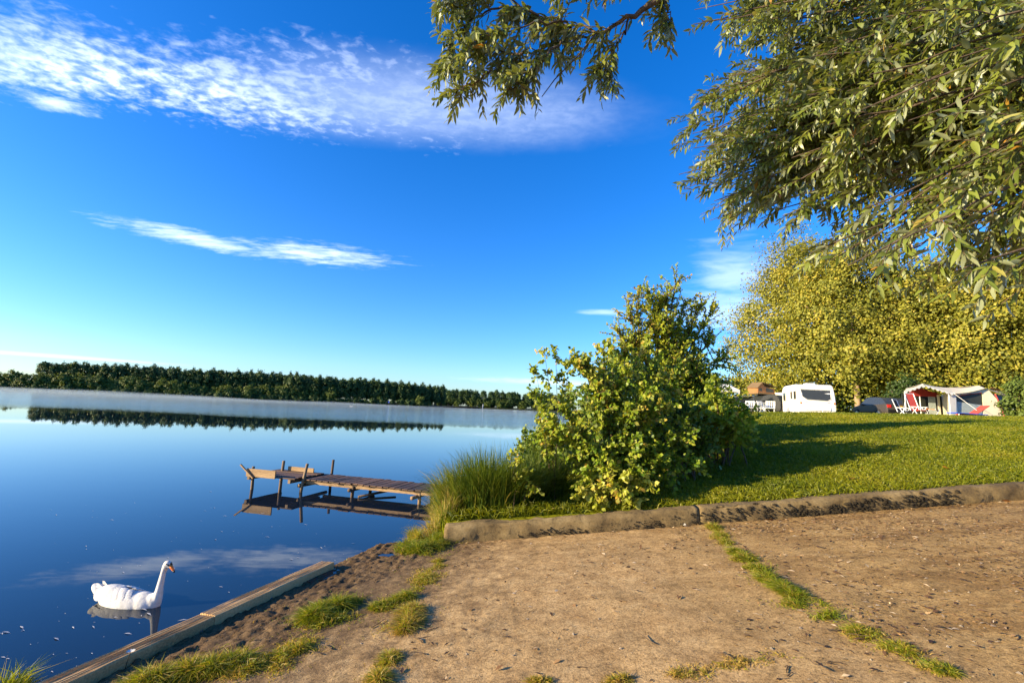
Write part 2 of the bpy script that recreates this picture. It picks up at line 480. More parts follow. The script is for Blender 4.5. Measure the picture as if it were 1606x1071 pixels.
def earth_mat():
    """sandy, trodden concrete with soil drifts"""
    m, nt, b = new_mat('ramp_earth')
    g = nd(nt, 'NewGeometry'); P = g.outputs['Position']

    def nz(s, d=5.0, r=0.6, sc=None):
        v = P
        if sc:
            mp = nd(nt, 'Mapping'); mp.inputs['Scale'].default_value = sc; lk(nt, P, mp.inputs[0]); v = mp.outputs[0]
        n = nd(nt, 'TexNoise', i_Scale=s, i_Detail=d, i_Roughness=r); lk(nt, v, n.inputs['Vector']); return n.outputs[0]
    big = nz(0.7, 4.0); mid = nz(5.0, 6.0, 0.65); fine = nz(55.0, 4.0, 0.7); grit = nz(160.0, 2.0, 0.6)
    base = ramp(nt, mid, [(0.30, (0.31, 0.190, 0.080)), (0.55, (0.43, 0.280, 0.125)), (0.75, (0.49, 0.335, 0.160))])
    s = nd(nt, 'SeparateXYZ'); lk(nt, P, s.inputs[0])
    # more leaf mould on the upper slab
    right = nd(nt, 'MapRange', interpolation_type='SMOOTHSTEP'); right.inputs[1].default_value = 1.2; right.inputs[2].default_value = 4.0
    lk(nt, mth(nt, 'MULTIPLY_ADD', big, 3.0, mth(nt, 'SUBTRACT', s.outputs[0], 1.5)), right.inputs[0])
    base = mixc(nt, mth(nt, 'MULTIPLY', right.outputs[0], 0.55), base, (0.34, 0.215, 0.072))
    drift = ramp(nt, nz(1.6, 6.0, 0.7, (0.7, 1.6, 1)), [(0.46, 0.0), (0.60, 1.0)])
    base = mixc(nt, mth(nt, 'MULTIPLY', mth(nt, 'MULTIPLY', drift, right.outputs[0]), 0.65), base, (0.17, 0.092, 0.03))
    nr = nd(nt, 'MapRange', interpolation_type='SMOOTHSTEP'); nr.inputs[1].default_value = 3.0; nr.inputs[2].default_value = 2.1
    lk(nt, mth(nt, 'MULTIPLY_ADD', mid, 1.6, mth(nt, 'SUBTRACT', s.outputs[1], 0.8)), nr.inputs[0])
    base = mixc(nt, mth(nt, 'MULTIPLY', nr.outputs[0], 0.5), base, (0.19, 0.10, 0.035))
    # mud beside the water
    mud = nd(nt, 'MapRange', interpolation_type='SMOOTHSTEP'); mud.inputs[1].default_value = 0.40; mud.inputs[2].default_value = 0.15
    lk(nt, mth(nt, 'ADD', s.outputs[2], mth(nt, 'MULTIPLY', mth(nt, 'SUBTRACT', mid, 0.5), 0.4)), mud.inputs[0])
    base = mixc(nt, mth(nt, 'MULTIPLY', mud.outputs[0], 0.85), base, (0.095, 0.058, 0.030))
    sp_ = ramp(nt, fine, [(0.36, 0.42), (0.49, 1.0), (0.64, 1.35)])
    base = mixc(nt, 0.65, base, sp_, 'MULTIPLY')
    bl = ramp(nt, nz(2.2, 6.0, 0.7, (1, 0.8, 1)), [(0.32, 0.66), (0.5, 1.0), (0.7, 1.12)])
    base = mixc(nt, 0.8, base, bl, 'MULTIPLY')
    mot = ramp(nt, nz(17.0, 5.0, 0.7), [(0.34, 0.62), (0.5, 1.0), (0.66, 1.22)])
    base = mixc(nt, 0.8, base, mot, 'MULTIPLY')
    crumbs = ramp(nt, nz(30.0, 5.0, 0.8), [(0.36, 0.25), (0.42, 1.0)])
    base = mixc(nt, 0.75, base, crumbs, 'MULTIPLY')
    pale = ramp(nt, nz(70.0, 3.0, 0.7), [(0.66, 0.0), (0.74, 1.0)])
    base = mixc(nt, mth(nt, 'MULTIPLY', pale, 0.5), base, (0.45, 0.34, 0.22))
    lk(nt, base, b.inputs['Base Color']); b.inputs['Roughness'].default_value = 0.95; b.inputs['Specular IOR Level'].default_value = 0.15
    h = mth(nt, 'ADD', mth(nt, 'MULTIPLY', fine, 0.6), mth(nt, 'MULTIPLY', grit, 0.35))
    bp = nd(nt, 'Bump', i_Strength=0.85, i_Distance=0.014); lk(nt, h, bp.inputs['Height']); lk(nt, bp.outputs[0], b.inputs['Normal'])
    return m


def turf_mat():
    m, nt, b = new_mat('turf')
    g = nd(nt, 'NewGeometry'); P = g.outputs['Position']
    n1 = nd(nt, 'TexNoise', i_Scale=0.5, i_Detail=5.0, i_Roughness=0.6); lk(nt, P, n1.inputs['Vector'])
    n2 = nd(nt, 'TexNoise', i_Scale=14.0, i_Detail=6.0, i_Roughness=0.75); lk(nt, P, n2.inputs['Vector'])
    c1 = ramp(nt, n1.outputs[0], [(0.3, (0.14, 0.155, 0.005)), (0.5, (0.20, 0.20, 0.006)), (0.72, (0.26, 0.225, 0.010))])
    c2 = ramp(nt, n2.outputs[0], [(0.3, 0.45), (0.5, 0.95), (0.7, 1.25)])
    c = mixc(nt, 1.0, c1, c2, 'MULTIPLY')
    lk(nt, c, b.inputs['Base Color']); b.inputs['Roughness'].default_value = 0.9; b.inputs['Specular IOR Level'].default_value = 0.1
    bp = nd(nt, 'Bump', i_Strength=1.0, i_Distance=0.06); lk(nt, n2.outputs[0], bp.inputs['Height']); lk(nt, bp.outputs[0], b.inputs['Normal'])
    return m


def concrete_mat():
    m, nt, b = new_mat('kerb_concrete')
    g = nd(nt, 'NewGeometry'); P = g.outputs['Position']
    n1 = nd(nt, 'TexNoise', i_Scale=2.2, i_Detail=6.0, i_Roughness=0.65); lk(nt, P, n1.inputs['Vector'])
    n2 = nd(nt, 'TexNoise', i_Scale=40.0, i_Detail=5.0, i_Roughness=0.7); lk(nt, P, n2.inputs['Vector'])
    c = ramp(nt, n1.outputs[0], [(0.3, (0.085, 0.055, 0.021)), (0.5, (0.185, 0.127, 0.052)), (0.72, (0.30, 0.222, 0.105))])
    n3 = nd(nt, 'TexNoise', i_Scale=9.0, i_Detail=6.0, i_Roughness=0.7); lk(nt, P, n3.inputs['Vector'])
    c = mixc(nt, 0.9, c, ramp(nt, n3.outputs[0], [(0.34, 0.30), (0.46, 0.9), (0.7, 1.15)]), 'MULTIPLY')
    c = mixc(nt, 0.8, c, ramp(nt, n2.outputs[0], [(0.3, 0.55), (0.5, 1.0), (0.7, 1.15)]), 'MULTIPLY')
    lk(nt, c, b.inputs['Base Color']); b.inputs['Roughness'].default_value = 0.95
    bp = nd(nt, 'Bump', i_Strength=0.6, i_Distance=0.012); lk(nt, n2.outputs[0], bp.inputs['Height']); lk(nt, bp.outputs[0], b.inputs['Normal'])
    return m


M['water'] = water_mat(); M['earth'] = earth_mat(); M['turf'] = turf_mat(); M['kerb'] = concrete_mat()
M['bank'] = plain('bank_earth', (0.035, 0.045, 0.018), 0.95, vary=0.5, scale=0.2)

# ------------------------------------------------------------------ terrain functions
B0 = np.array([-2.294, 6.258]); B1 = np.array([-3.178, 3.63])      # water-side edging beam
BD = (B1 - B0) / np.linalg.norm(B1 - B0); BN = np.array([-BD[1], BD[0]])
if BN[0] < 0:
    BN = -BN


def vnoise(x, y, s, seed=0):
    """cheap smooth value noise, -1..1"""
    x = np.asarray(x, float) * s + seed * 17.13; y = np.asarray(y, float) * s + seed * 9.71
    xi, yi = np.floor(x), np.floor(y); fx, fy = x - xi, y - yi
    fx = fx * fx * (3 - 2 * fx); fy = fy * fy * (3 - 2 * fy)

    def h(a, b):
        v = np.sin(a * 127.1 + b * 311.7 + seed * 74.7) * 43758.5453
        return (v - np.floor(v)) * 2 - 1
    return (h(xi, yi) * (1 - fx) + h(xi + 1, yi) * fx) * (1 - fy) + (h(xi, yi + 1) * (1 - fx) + h(xi + 1, yi + 1) * fx) * fy


def smooth(a, b, x):
    t = np.clip((x - a) / (b - a), 0, 1); return t * t * (3 - 2 * t)


def beam_dist(x, y):
    return (np.asarray(x) - B0[0]) * BN[0] + (np.asarray(y) - B0[1]) * BN[1]


def wall_y(x):
    return 7.2 + 0.2 * (np.asarray(x) + 0.86) / 9.0


def ramp_plane(x, y):
    return 0.07 + 0.114 * beam_dist(x, y)


def ramp_z(x, y):
    d = beam_dist(x, y); z = 0.07 + 0.114 * d
    muddy = smooth(1.35, 0.7, d + 0.25 * vnoise(x, y, 1.6, 3))
    clod = 0.30 * np.abs(vnoise(x, y, 9, 1)) + 0.40 * np.abs(vnoise(x, y, 24, 2)) + 0.5 * np.abs(vnoise(x, y, 47, 4))
    z = z + muddy * (0.062 * clod - 0.018) + 0.006 * vnoise(x, y, 3, 5) + 0.0035 * vnoise(x, y, 21, 6) * (1 - muddy)
    # the bank falls away into the lake past the beam and past the tip of the mud
    tip = np.asarray(y) - (7.75 + 0.12 * vnoise(x, y, 2.0, 8) + 0.15 * smooth(-2.0, -1.2, np.asarray(x)))
    z = z - 0.9 * smooth(0.0, 0.7, tip) - 0.12 * smooth(-0.35, 0.0, tip)
    z = z - 0.6 * smooth(0.0, -0.35, d + 0.03)
    return z


SH_Y = [7.0, 7.6, 8.6, 10, 13, 20, 40, 100, 200, 420, 700]
SH_X = [-0.95, -1.15, -1.25, -0.9, 0.1, 1.9, 4.6, 13, 26, 60, 120]


def shore_x(y):
    return np.interp(y, SH_Y, SH_X)


def lawn_z(x, y):
    x = np.asarray(x, float); y = np.asarray(y, float)
    t = 0.47 + 0.107 * (x + 0.86) + 0.10 * np.maximum(y - wall_y(x), 0)
    z = 3.1 * np.tanh(t / 3.1)
    z = z + np.maximum(0, 0.47 + 0.107 * (x + .86) - 3.1 * np.tanh((0.47 + 0.107 * (x + .86)) / 3.1)) * smooth(1.6, 0, y - wall_y(x)) * smooth(14, 9, x)
    z = z - 0.62 * smooth(24.6, 28.6, y) + 0.03 * vnoise(x, y, 0.5, 4) * smooth(0.3, 1.5, y - wall_y(x))
    z = z - 0.05 * smooth(0.55, 0.18, y - wall_y(x))
    s = smooth(-0.2, 2.6, x - shore_x(y))
    near = smooth(9.5, 7.6, y)
    s = np.maximum(s, near * smooth(-0.15, 0.25, x - shore_x(y)))
    return z * s - 0.5 * (1 - s)


def on_ramp(px, py):
    z = 0.3
    for _ in range(25):
        p = at_z(px, py, z); z = float(ramp_plane(p[0], p[1]))
    p[2] = float(ramp_z(p[0], p[1]))
    return p


def struct(o):
    o['kind'] = 'structure'; return o


# ------------------------------------------------------------------ setting
# lake
xs = np.concatenate([[-3000, -1200, -500], np.linspace(-150, 60, 8), [400, 1200, 3000]])
ys = np.concatenate([[-600, -60], np.linspace(0, 60, 6), [150, 400, 1200, 4000]])
X, Y = np.meshgrid(xs, ys)
struct(link('lake', grid_mesh('lake', X, Y, np.zeros_like(X)), M['water'], smooth=True))
# ramp
xs = np.concatenate([np.linspace(-5.5, -3.5, 12)[:-1], np.arange(-3.5, 0.2, 0.025), np.arange(0.2, 8.5, 0.06), np.linspace(8.6, 30, 24)])
ys = np.concatenate([np.linspace(-14, 1.4, 24)[:-1], np.arange(1.4, 9.0, 0.035)])
X, Y = np.meshgrid(xs, ys); Z = ramp_z(X, Y)
Z = Z - 0.7 * smooth(0.12, 0.3, Y - wall_y(X)) * smooth(-0.80, -0.62, X)
struct(link('boat_ramp', grid_mesh('boat_ramp', X, Y, Z), M['earth'], smooth=True))
# lawn and the land behind it
xs = np.concatenate([np.arange(-2.2, 16, 0.14), np.linspace(16, 45, 90)[1:], np.linspace(45, 900, 40)[1:]])
vs = np.concatenate([np.linspace(0.13, 8, 60), np.linspace(8, 45, 110)[1:], np.linspace(45, 700, 50)[1:]])
X, Vv = np.meshgrid(xs, vs); Y = wall_y(np.clip(X, -3, 30)) + Vv; Z = lawn_z(X, Y)
struct(link('lawn', grid_mesh('lawn', X, Y, Z), M['turf'], smooth=True))
# far banks
def far_bank(name, line, depth, h):
    mb = MB(); prof = [(-1.5, -0.6), (0.0, 0.0), (1.5, h * 0.6), (5, h), (depth, h + 1.5)]
    n = len(prof)
    for (x, y) in line:
        for (o, z) in prof:
            mb.v.append((x + o * 0.25, y + o, z))
    for i in range(len(line) - 1):
        for j in range(n - 1):
            a = i * n + j; mb.f.append((a, a + n, a + n + 1, a + 1))
    return struct(mb.build(name, M['bank'], smooth=True))


def dense(line, k=20):
    out = []
    for (a, b) in zip(line[:-1], line[1:]):
        for i in range(k):
            t = i / k; x = a[0] + (b[0] - a[0]) * t; y = a[1] + (b[1] - a[1]) * t
            out.append((x, y + 2.5 * float(vnoise(x, y, 0.05, 2)) + 1.0 * float(vnoise(x, y, 0.2, 3))))
    return out + [line[-1]]


BANK = [(-1200, 150), (-700, 262), (-385, 330), (-215, 380), (-62, 432)]
far_bank('far_bank', dense(BANK), 500, 1.2)
BANK2 = [(-160, 520), (-40, 535), (60, 545), (200, 560), (700, 590)]
far_bank('farther_bank', dense(BANK2), 500, 1.2)


# ------------------------------------------------------------------ kerb wall
def kerb_segment(x0, x1, parent):
    n = max(6, int((x1 - x0) / 0.06)); mb = MB()
    prof = [(0.02, -0.35), (0.0, 0.0), (-0.01, 0.10), (0.0, 0.19), (0.02, 0.235), (0.05, 0.246), (0.12, 0.252), (0.2, 0.250), (0.25, 0.23), (0.25, -0.35)]
    k = len(prof)
    for i in range(n + 1):
        x = x0 + (x1 - x0) * i / n; yw = float(wall_y(x)); zb = float(ramp_plane(x, yw))
        for j, (o, z) in enumerate(prof):
            w = 0.026 * float(vnoise(x, j * 0.4, 1.6, 11)) + 0.020 * float(vnoise(x, j * 0.9, 7, 12)) + 0.006 * float(vnoise(x, j * 1.3, 19, 14)) if 0 < j < k - 1 else 0
            mb.v.append((x, yw + o + w, zb + z + 0.6 * w))
    for i in range(n):
        for j in range(k - 1):
            a = i * k + j; mb.f.append((a, a + k, a + k + 1, a + 1))
    mb.f.append(tuple(range(k))); mb.f.append(tuple(reversed(range(n * k, n * k + k))))
    return mb.build('segment', M['kerb'], parent, smooth=True)


kerb = tag(empty('concrete_kerb', (0, 0, 0)), 'long weathered concrete kerb between the earth ramp and the lawn', 'kerb')
for a, b in ((-0.90, 2.985), (3.0, 8.485), (8.5, 14.0)):
    kerb_segment(a, b, kerb)
mb = MB()  # dark lumps stand for moss and soil and for shadowed pits in the concrete
for i in range(1300):
    x = random.choice([random.uniform(0.2, 3), random.uniform(2.4, 9), random.uniform(2.8, 9), random.uniform(3.2, 9.5)])
    if x > 3 and vnoise(x, 0, 1.5, 6) < -0.25:
        continue
    if x < 3 and random.random() < 0.45:
        x = random.choice([0.9, 1.35, 1.7, 2.3, 2.75]) + random.gauss(0, 0.1)
    yw = float(wall_y(x)); zb = float(ramp_plane(x, yw)); z = random.uniform(0.02, 0.08 + 0.10 * random.random() ** 1.5 + (0.05 if x > 3 else 0))
    r = random.uniform(0.008, 0.030) * (1.25 if x > 3.2 else 0.9)
    c = Vector((x, yw - 0.006, zb + z))
    m = 7; ring = [c + Vector((math.cos(2 * math.pi * j / m) * r * random.uniform(.6, 1.3) * 1.3, 0.012, math.sin(2 * math.pi * j / m) * r * random.uniform(.6, 1.2))) for j in range(m)]
    mb.add(ring + [c + Vector((random.gauss(0, .004), -0.012 - r * 0.5, random.gauss(-.002, .004)))], [(j, (j + 1) % m, m) for j in range(m)])
mo = mb.build('moss_and_pits', M['moss'], kerb, smooth=True); mo['kind'] = 'stuff'
mo['label'] = 'dark brown moss, soil and shadowed pits along the kerb face'

# ------------------------------------------------------------------ edging beam with grooved boards
beam = tag(empty('edging_beam', (0, 0, 0)), 'weathered grooved timber beam edging the ramp along the water', 'timber beam')


def grooved_board(p0, p1, name, parent, tilt):
    p0, p1 = np.array(p0), np.array(p1); d = (p1 - p0); L = np.linalg.norm(d[:2]); u = d / np.linalg.norm(d)
    side = np.array([BN[0], BN[1], 0.0]); w = 0.20; ng = 9
    prof = [(-w / 2, -0.16)]
    for g in range(ng):
        a = -w / 2 + w * g / ng; b = w / ng
        prof += [(a + 0.10 * b, -0.009), (a + 0.28 * b, 0.004), (a + 0.72 * b, 0.004), (a + 0.90 * b, -0.009)]
    prof += [(w / 2, -0.16)]
    k = len(prof); mb = MB(); n = max(2, int(L / 0.12))
    for i in range(n + 1):
        c = p0 + d * i / n
        for j, (o, z) in enumerate(prof):
            wz = 0.006 * float(vnoise(i * 0.12, o * 30, 3, 5)) if 0 < j < k - 1 else 0
            mb.v.append(tuple(c + side * o + np.array([0, 0, z + wz + tilt * o])))
    for i in range(n):
        for j in range(k - 1):
            a = i * k + j; mb.f.append((a, a + 1, a + k + 1, a + k))
    mb.f.append(tuple(reversed(range(k)))); mb.f.append(tuple(range(n * k, n * k + k)))
    return mb.build(name, M['beam'], parent)


def bp_(t, z):   # t metres from the lake end towards the camera
    q = B0 + BD * t; return (q[0], q[1], z)


zt = 0.17
grooved_board(bp_(-0.05, zt), bp_(1.62, zt), 'board', beam, 0.05)
grooved_board(bp_(1.626, zt - .008), bp_(6.0, zt), 'board', beam, 0.05)
for t in (0.95, 1.75, 2.9):
    q = np.array(bp_(t, zt - 0.075)) + np.array([BN[0], BN[1], 0]) * 0.093
    mb = MB(); mb.tube([q, q + np.array([BN[0], BN[1], 0]) * 0.014], 0.014, 6); mb.build('bolt', M['metal'], beam)
mb = MB(); mb.bar(bp_(1.0, zt - 0.10), bp_(6.0, zt - 0.10), 0.02)

# puddles on the mud
def puddle(px, py, rx, ry, rz, label):
    p = on_ramp(px, py); n = 22; z = float(ramp_plane(p[0], p[1])) + 0.016
    vs = [(p[0] + (math.cos(a) * rx * math.cos(rz) - math.sin(a) * ry * math.sin(rz)) * r, p[1] + (math.cos(a) * rx * math.sin(rz) + math.sin(a) * ry * math.cos(rz)) * r, z)
          for a, r in ((2 * math.pi * i / n, random.uniform(0.7, 1.15)) for i in range(n))]
    mb = MB(); mb.add(vs + [(p[0], p[1], z)], [(i, (i + 1) % n, n) for i in range(n)])
    o = mb.build('puddle', M['water']); o['kind'] = 'structure'; o['label'] = label
    return o


puddle(505, 905, 0.30, 0.10, R(72), 'shallow puddle on the mud at the end of the timber beam')
puddle(608, 872, 0.14, 0.06, R(10), 'small puddle on the mud beside the grass tuft')

# ------------------------------------------------------------------ grass
def blades(P, h, w, lean=0.45, tint=None, dirs=None):
    n = len(P)
    D = np.stack([rng.normal(0, lean, n), rng.normal(0, lean, n), np.ones(n)], -1)
    if dirs is not None:
        D = D + dirs
    N = rand_dirs(n); N[:, 2] *= 0.2
    t = np.clip(rng.normal(0.45, 0.24, n), 0, 1) if tint is None else tint
    return D, N, h, w, t


def grass_patch(name, P, h, w, mat, lean=0.45, parent=None, tint=None):
    """blades in two segments with a bend"""
    D, N, L, Wd, t = blades(P, h, w, lean, tint)
    D = unit(D); S = unit(np.cross(N, D)); hor = D * [1, 1, 0]
    b = np.array([P - S * Wd[:, None] / 2, P + S * Wd[:, None] / 2])
    mid = P + D * (L * 0.55)[:, None]
    m = np.array([mid - S * Wd[:, None] * .4, mid + S * Wd[:, None] * .4])
    tip = P + D * (L * 0.9)[:, None] + hor * (L * 0.7)[:, None] - np.array([0, 0, 1.0]) * (L * np.linalg.norm(hor, axis=1) * 0.35)[:, None]
    V = np.stack([b[0], b[1], m[0], m[1], tip], 1).reshape(-1, 3)
    T = (np.array([(0, 1, 3), (0, 3, 2), (2, 3, 4)])[None] + (np.arange(len(P)) * 5)[:, None, None]).reshape(-1, 3)
    o = link(name, tri_mesh(name, V, T, np.repeat(t, 5)), mat, parent); o['kind'] = 'stuff'
    return o


# lawn blades, thick near the kerb and thinning with distance
n = 205000
yy = 7.45 + (1 - rng.random(n) ** 0.55) * 19
xx = -1.3 + rng.random(n) * (yy * 1.17 + 2.4)
keep = (xx > shore_x(yy) + 0.02) & (yy > wall_y(xx) + 0.13)
Pq = np.stack([xx[keep], yy[keep], lawn_z(xx[keep], yy[keep])], -1)
cl = 0.5 + 0.25 * vnoise(Pq[:, 0], Pq[:, 1], 0.8, 7) + 0.2 * vnoise(Pq[:, 0], Pq[:, 1], 4, 9)
hh = (0.035 + 0.035 * rng.random(len(Pq)) + 0.12 * smooth(1.6, 0.2, Pq[:, 0]) * rng.random(len(Pq)) + 0.06 * smooth(0.5, 0.2, Pq[:, 1] - wall_y(Pq[:, 0])) * rng.random(len(Pq))) * (0.8 + 0.9 * np.clip(cl, 0, 1)) * (1 + 0.012 * Pq[:, 1])
tt = np.clip(0.40 + 0.28 * vnoise(Pq[:, 0], Pq[:, 1], 0.7, 13) + rng.normal(0, 0.2, len(Pq)), 0, 1)
gl = grass_patch('lawn_grass', Pq - [0, 0, 0.005], hh, (0.006 + 0.0011 * Pq[:, 1]), M['grass'], 0.5, None, tt)
tag(gl, 'short sunlit green grass covering the sloping lawn', 'grass')


def tuft(px, py, rx, ry, rz, n, h, label, tint0=0.5, lean=0.5, group=None, w=0.006):
    p = on_ramp(px, py) if not hasattr(px, '__len__') else np.array(px)
    a = rng.random(n) * 2 * np.pi; r = np.sqrt(rng.random(n)) * (0.8 + 0.25 * np.sin(3 * a + px0(px)) + 0.15 * np.sin(7 * a))
    lx, ly = np.cos(a) * r * rx, np.sin(a) * r * ry
    x = p[0] + lx * math.cos(rz) - ly * math.sin(rz); y = p[1] + lx * math.sin(rz) + ly * math.cos(rz)
    z = np.maximum(ramp_z(x, y), -0.05) - 0.01
    hh = h * (0.45 + 0.75 * rng.random(n)) * (1.15 - 0.6 * r)
    hh *= 0.75 + 0.5 * np.clip(vnoise(x, y, 9, 3), -1, 1)
    t = np.clip(rng.normal(tint0, 0.22, n), 0, 1)
    o = empty('grass_tuft', (p[0], p[1], float(p[2])))
    g = grass_patch('blades', np.stack([x, y, z], -1) - np.array(o.location), hh, np.full(n, w) * (0.7 + 0.6 * rng.random(n)), M['weed'], lean, o, t)
    tag(o, label, 'grass', group)
    return o


def px0(v):
    return float(v[0]) if hasattr(v, '__len__') else float(v)


def strip(pts, width, n, h, label, tint0=0.5, lean=0.6, w=0.005, cover=0.0):
    n = int(n * 1.7); width *= 1.28; h *= 0.72; w *= 1.15
    """grass growing along a line on the ramp"""
    Q = np.array([on_ramp(a, b) for a, b in pts])
    seg = np.linalg.norm(np.diff(Q[:, :2], axis=0), axis=1); cum = np.concatenate([[0], np.cumsum(seg)])
    m = n * 3; t = rng.random(m) * cum[-1]
    x = np.interp(t, cum, Q[:, 0]); y = np.interp(t, cum, Q[:, 1])
    end = np.minimum(1, np.minimum(t, cum[-1] - t) / (0.5 * width + 0.02)) ** 0.5
    rr = rng.normal(0, 0.5, m) * np.where(rng.random(m) < 0.22, 2.3, 1.0) * width * end * (0.8 + 0.4 * vnoise(t, t * 0, 5, 17))
    ang = rng.random(m) * 6.283; x = x + np.cos(ang) * rr; y = y + np.sin(ang) * rr
    dn = vnoise(x, y, 7, 19) + 0.5 * vnoise(x, y, 19, 23)
    k = np.argsort(-(dn + rng.normal(0, 0.45, m)))[:n]
    x, y, rr, dn = x[k], y[k], rr[k], dn[k]
    z = np.maximum(ramp_z(x, y), -0.04) - 0.008
    hh = h * (0.4 + 0.8 * rng.random(n)) * np.clip(1.1 - 0.6 * np.abs(rr) / width, 0.25, 1.2) * np.clip(0.9 + 0.5 * dn, 0.45, 1.5)
    tt = np.clip(rng.normal(tint0 + 0.1, 0.25, n) + 0.15 * (np.abs(rr) > width * .6), 0, 1)
    o = empty('grass_tuft', Q.mean(0))
    grass_patch('blades', np.stack([x, y, z], -1) - np.array(o.location), hh, np.full(n, w) * (0.6 + 0.7 * rng.random(n)), M['weed'], lean, o, tt)
    return tag(o, label, 'grass')


strip([(640, 858), (655, 868), (678, 862), (700, 845)], 0.22, 4200, 0.24, 'thick green grass tuft at the lake end of the kerb', 0.35)
strip([(648, 836), (655, 846)], 0.12, 900, 0.36, 'upright pale grass standing by the water at the kerb end', 0.62, 0.3)
strip([(690, 880), (672, 900), (655, 925)], 0.17, 3200, 0.10, 'low mossy grass mound in the ramp joint below the kerb end', 0.72, 0.8)
strip([(482, 975), (515, 962), (550, 950)], 0.21, 4600, 0.20, 'green grass clump on the mud halfway along the timber beam', 0.42, 0.7)
strip([(585, 955), (612, 948), (640, 938)], 0.11, 1900, 0.15, 'little grass sprigs between the two grass clumps on the mud', 0.5, 0.7)
strip([(652, 955), (640, 972), (630, 990)], 0.13, 2400, 0.16, 'yellowing grass clump in the ramp joint with long shadow', 0.78, 0.8)
strip([(618, 1022), (605, 1045), (592, 1075)], 0.08, 1400, 0.13, 'yellowish grass sprig in the ramp joint nearest the viewer', 0.72, 0.8)
strip([(205, 1085), (300, 1062), (390, 1042)], 0.15, 5200, 0.20, 'long bright grass strip growing behind the timber beam', 0.58, 0.8)
strip([(395, 1050), (440, 1030), (478, 1018)], 0.15, 3200, 0.16, 'bright yellow green grass patch on the mud nearest the viewer', 0.65, 0.8)
strip([(1118, 828), (1128, 840), (1140, 856)], 0.10, 1500, 0.13, 'small grass tuft in the ramp joint at the kerb foot', 0.6, 0.7)
strip([(1150, 866), (1170, 880), (1195, 897)], 0.12, 2300, 0.13, 'upper grass strip in the diagonal ramp joint', 0.5, 0.7)
strip([(1200, 908), (1230, 930), (1265, 950), (1300, 968)], 0.13, 3600, 0.14, 'middle grass strip in the diagonal ramp joint beside a white feather', 0.45, 0.7)
strip([(1330, 985), (1375, 1003), (1425, 1025)], 0.13, 2300, 0.09, 'sparse lower grass strip in the diagonal ramp joint', 0.62, 0.8)
strip([(1440, 1035), (1490, 1056)], 0.09, 800, 0.09, 'thin grass wisp at the lowest end of the diagonal joint', 0.55, 0.8)
strip([(1200, 806), (1230, 806), (1258, 804)], 0.07, 700, 0.14, 'leafy weed patch growing at the foot of the kerb', 0.4, 0.9, w=0.018)
strip([(832, 1070), (862, 1068)], 0.06, 600, 0.08, 'dry grass sprig at the near edge of the ramp, left one', 0.85, 0.8)
strip([(945, 1070), (985, 1066)], 0.06, 500, 0.08, 'dry grass sprig at the near edge of the ramp, right one', 0.85, 0.8)
strip([(1060, 1060), (1130, 1045), (1230, 1030)], 0.12, 1400, 0.06, 'flat dry grass patch at the near right of the ramp', 0.92, 0.9)
tuft(at_z(8, 1085, 0.02), 0, 0.14, 0.14, 0, 520, 0.42, 'tall green grass clump standing in the lake corner', 0.45, 0.35, w=0.009)

# ------------------------------------------------------------------ litter on the ramp
n = 60000
x = rng.uniform(-1.0, 8.5, n); y = 1.6 + rng.random(n) * 5.75
dens = 0.14 + 0.75 * smooth(1.2, 4.5, x + 1.0 * vnoise(x, y, 0.8, 3)) + 1.7 * smooth(0.55, 0.03, wall_y(x) - y) * smooth(-1.5, 1, x) + 0.35 * smooth(3.0, 2.0, y)
dens *= 0.55 + 0.6 * vnoise(x, y, 1.3, 21)
k = (rng.random(n) < dens) & (y < wall_y(x) - 0.02)
x, y = x[k], y[k]; n = len(x)
P = np.stack([x, y, ramp_z(x, y) + 0.009], -1)
D = unit(np.stack([rng.normal(1, 0.9, n), rng.normal(0.1, 0.7, n), rng.normal(0, 0.10, n)], -1))
N = unit(np.stack([rng.normal(0, 0.18, n), rng.normal(0, 0.18, n), np.ones(n)], -1))
L = 0.014 + 0.07 * rng.random(n) ** 2.5
lit = leaves_obj('litter', P, D, N, L, L * rng.uniform(0.12, 0.5, n), np.clip(rng.normal(0.45, 0.33, n), 0, 1), LEAF_TINY, M['litter'])
tag(lit, 'brown bark chips and dry leaf litter strewn over the ramp', 'litter')
pb = MB()
for i in range(420):
    x = random.uniform(-1.6, 8.0); y = random.uniform(1.7, 7.1); r = 0.004 + 0.011 * random.random() ** 2
    z = float(ramp_z(x, y)); vs = [(x + a * r * random.uniform(.7, 1.4), y + b * r * random.uniform(.7, 1.4), z + c * r * random.uniform(.5, 1.0) + r * .2) for a, b, c in ((1, 0, 0), (.3, 1, .1), (-.8, .5, 0), (-.8, -.6, .1), (.4, -1, 0), (0, 0, 1), (0, 0, -1))]
    pb.add(vs, [(k, (k + 1) % 5, 5) for k in range(5)] + [((k + 1) % 5, k, 6) for k in range(5)])
tag(pb.build('gravel', plain('pebble', (0.30, 0.24, 0.17), 0.9, vary=0.6, scale=9)), 'tiny pebbles sprinkled over the earth ramp', 'gravel', None, 'stuff')
for i in range(26):
    px, py = random.choice([(random.uniform(1150, 1600), random.uniform(860, 1065)), (random.uniform(450, 700), random.uniform(890, 1060)), (random.uniform(900, 1500), random.uniform(990, 1065))])
    p = on_ramp(px, py); a = random.uniform(0, math.pi); L_ = random.uniform(0.06, 0.2)
    mb = MB(); pts = [(0, 0, 0.008)]
    for j in range(4):
        pts.append((pts[-1][0] + math.cos(a) * L_ / 4, pts[-1][1] + math.sin(a) * L_ / 4, random.uniform(0.005, 0.014))); a += random.gauss(0, 0.25)
    mb.tube(pts, [0.004, 0.004, 0.0035, 0.003, 0.002], 5)
    o = mb.build('dry_twig', M['twig'], smooth=True); o.location = p
    tag(o, 'thin dry brown twig lying on the earth ramp', 'twig', 'dry twigs scattered on the ramp')


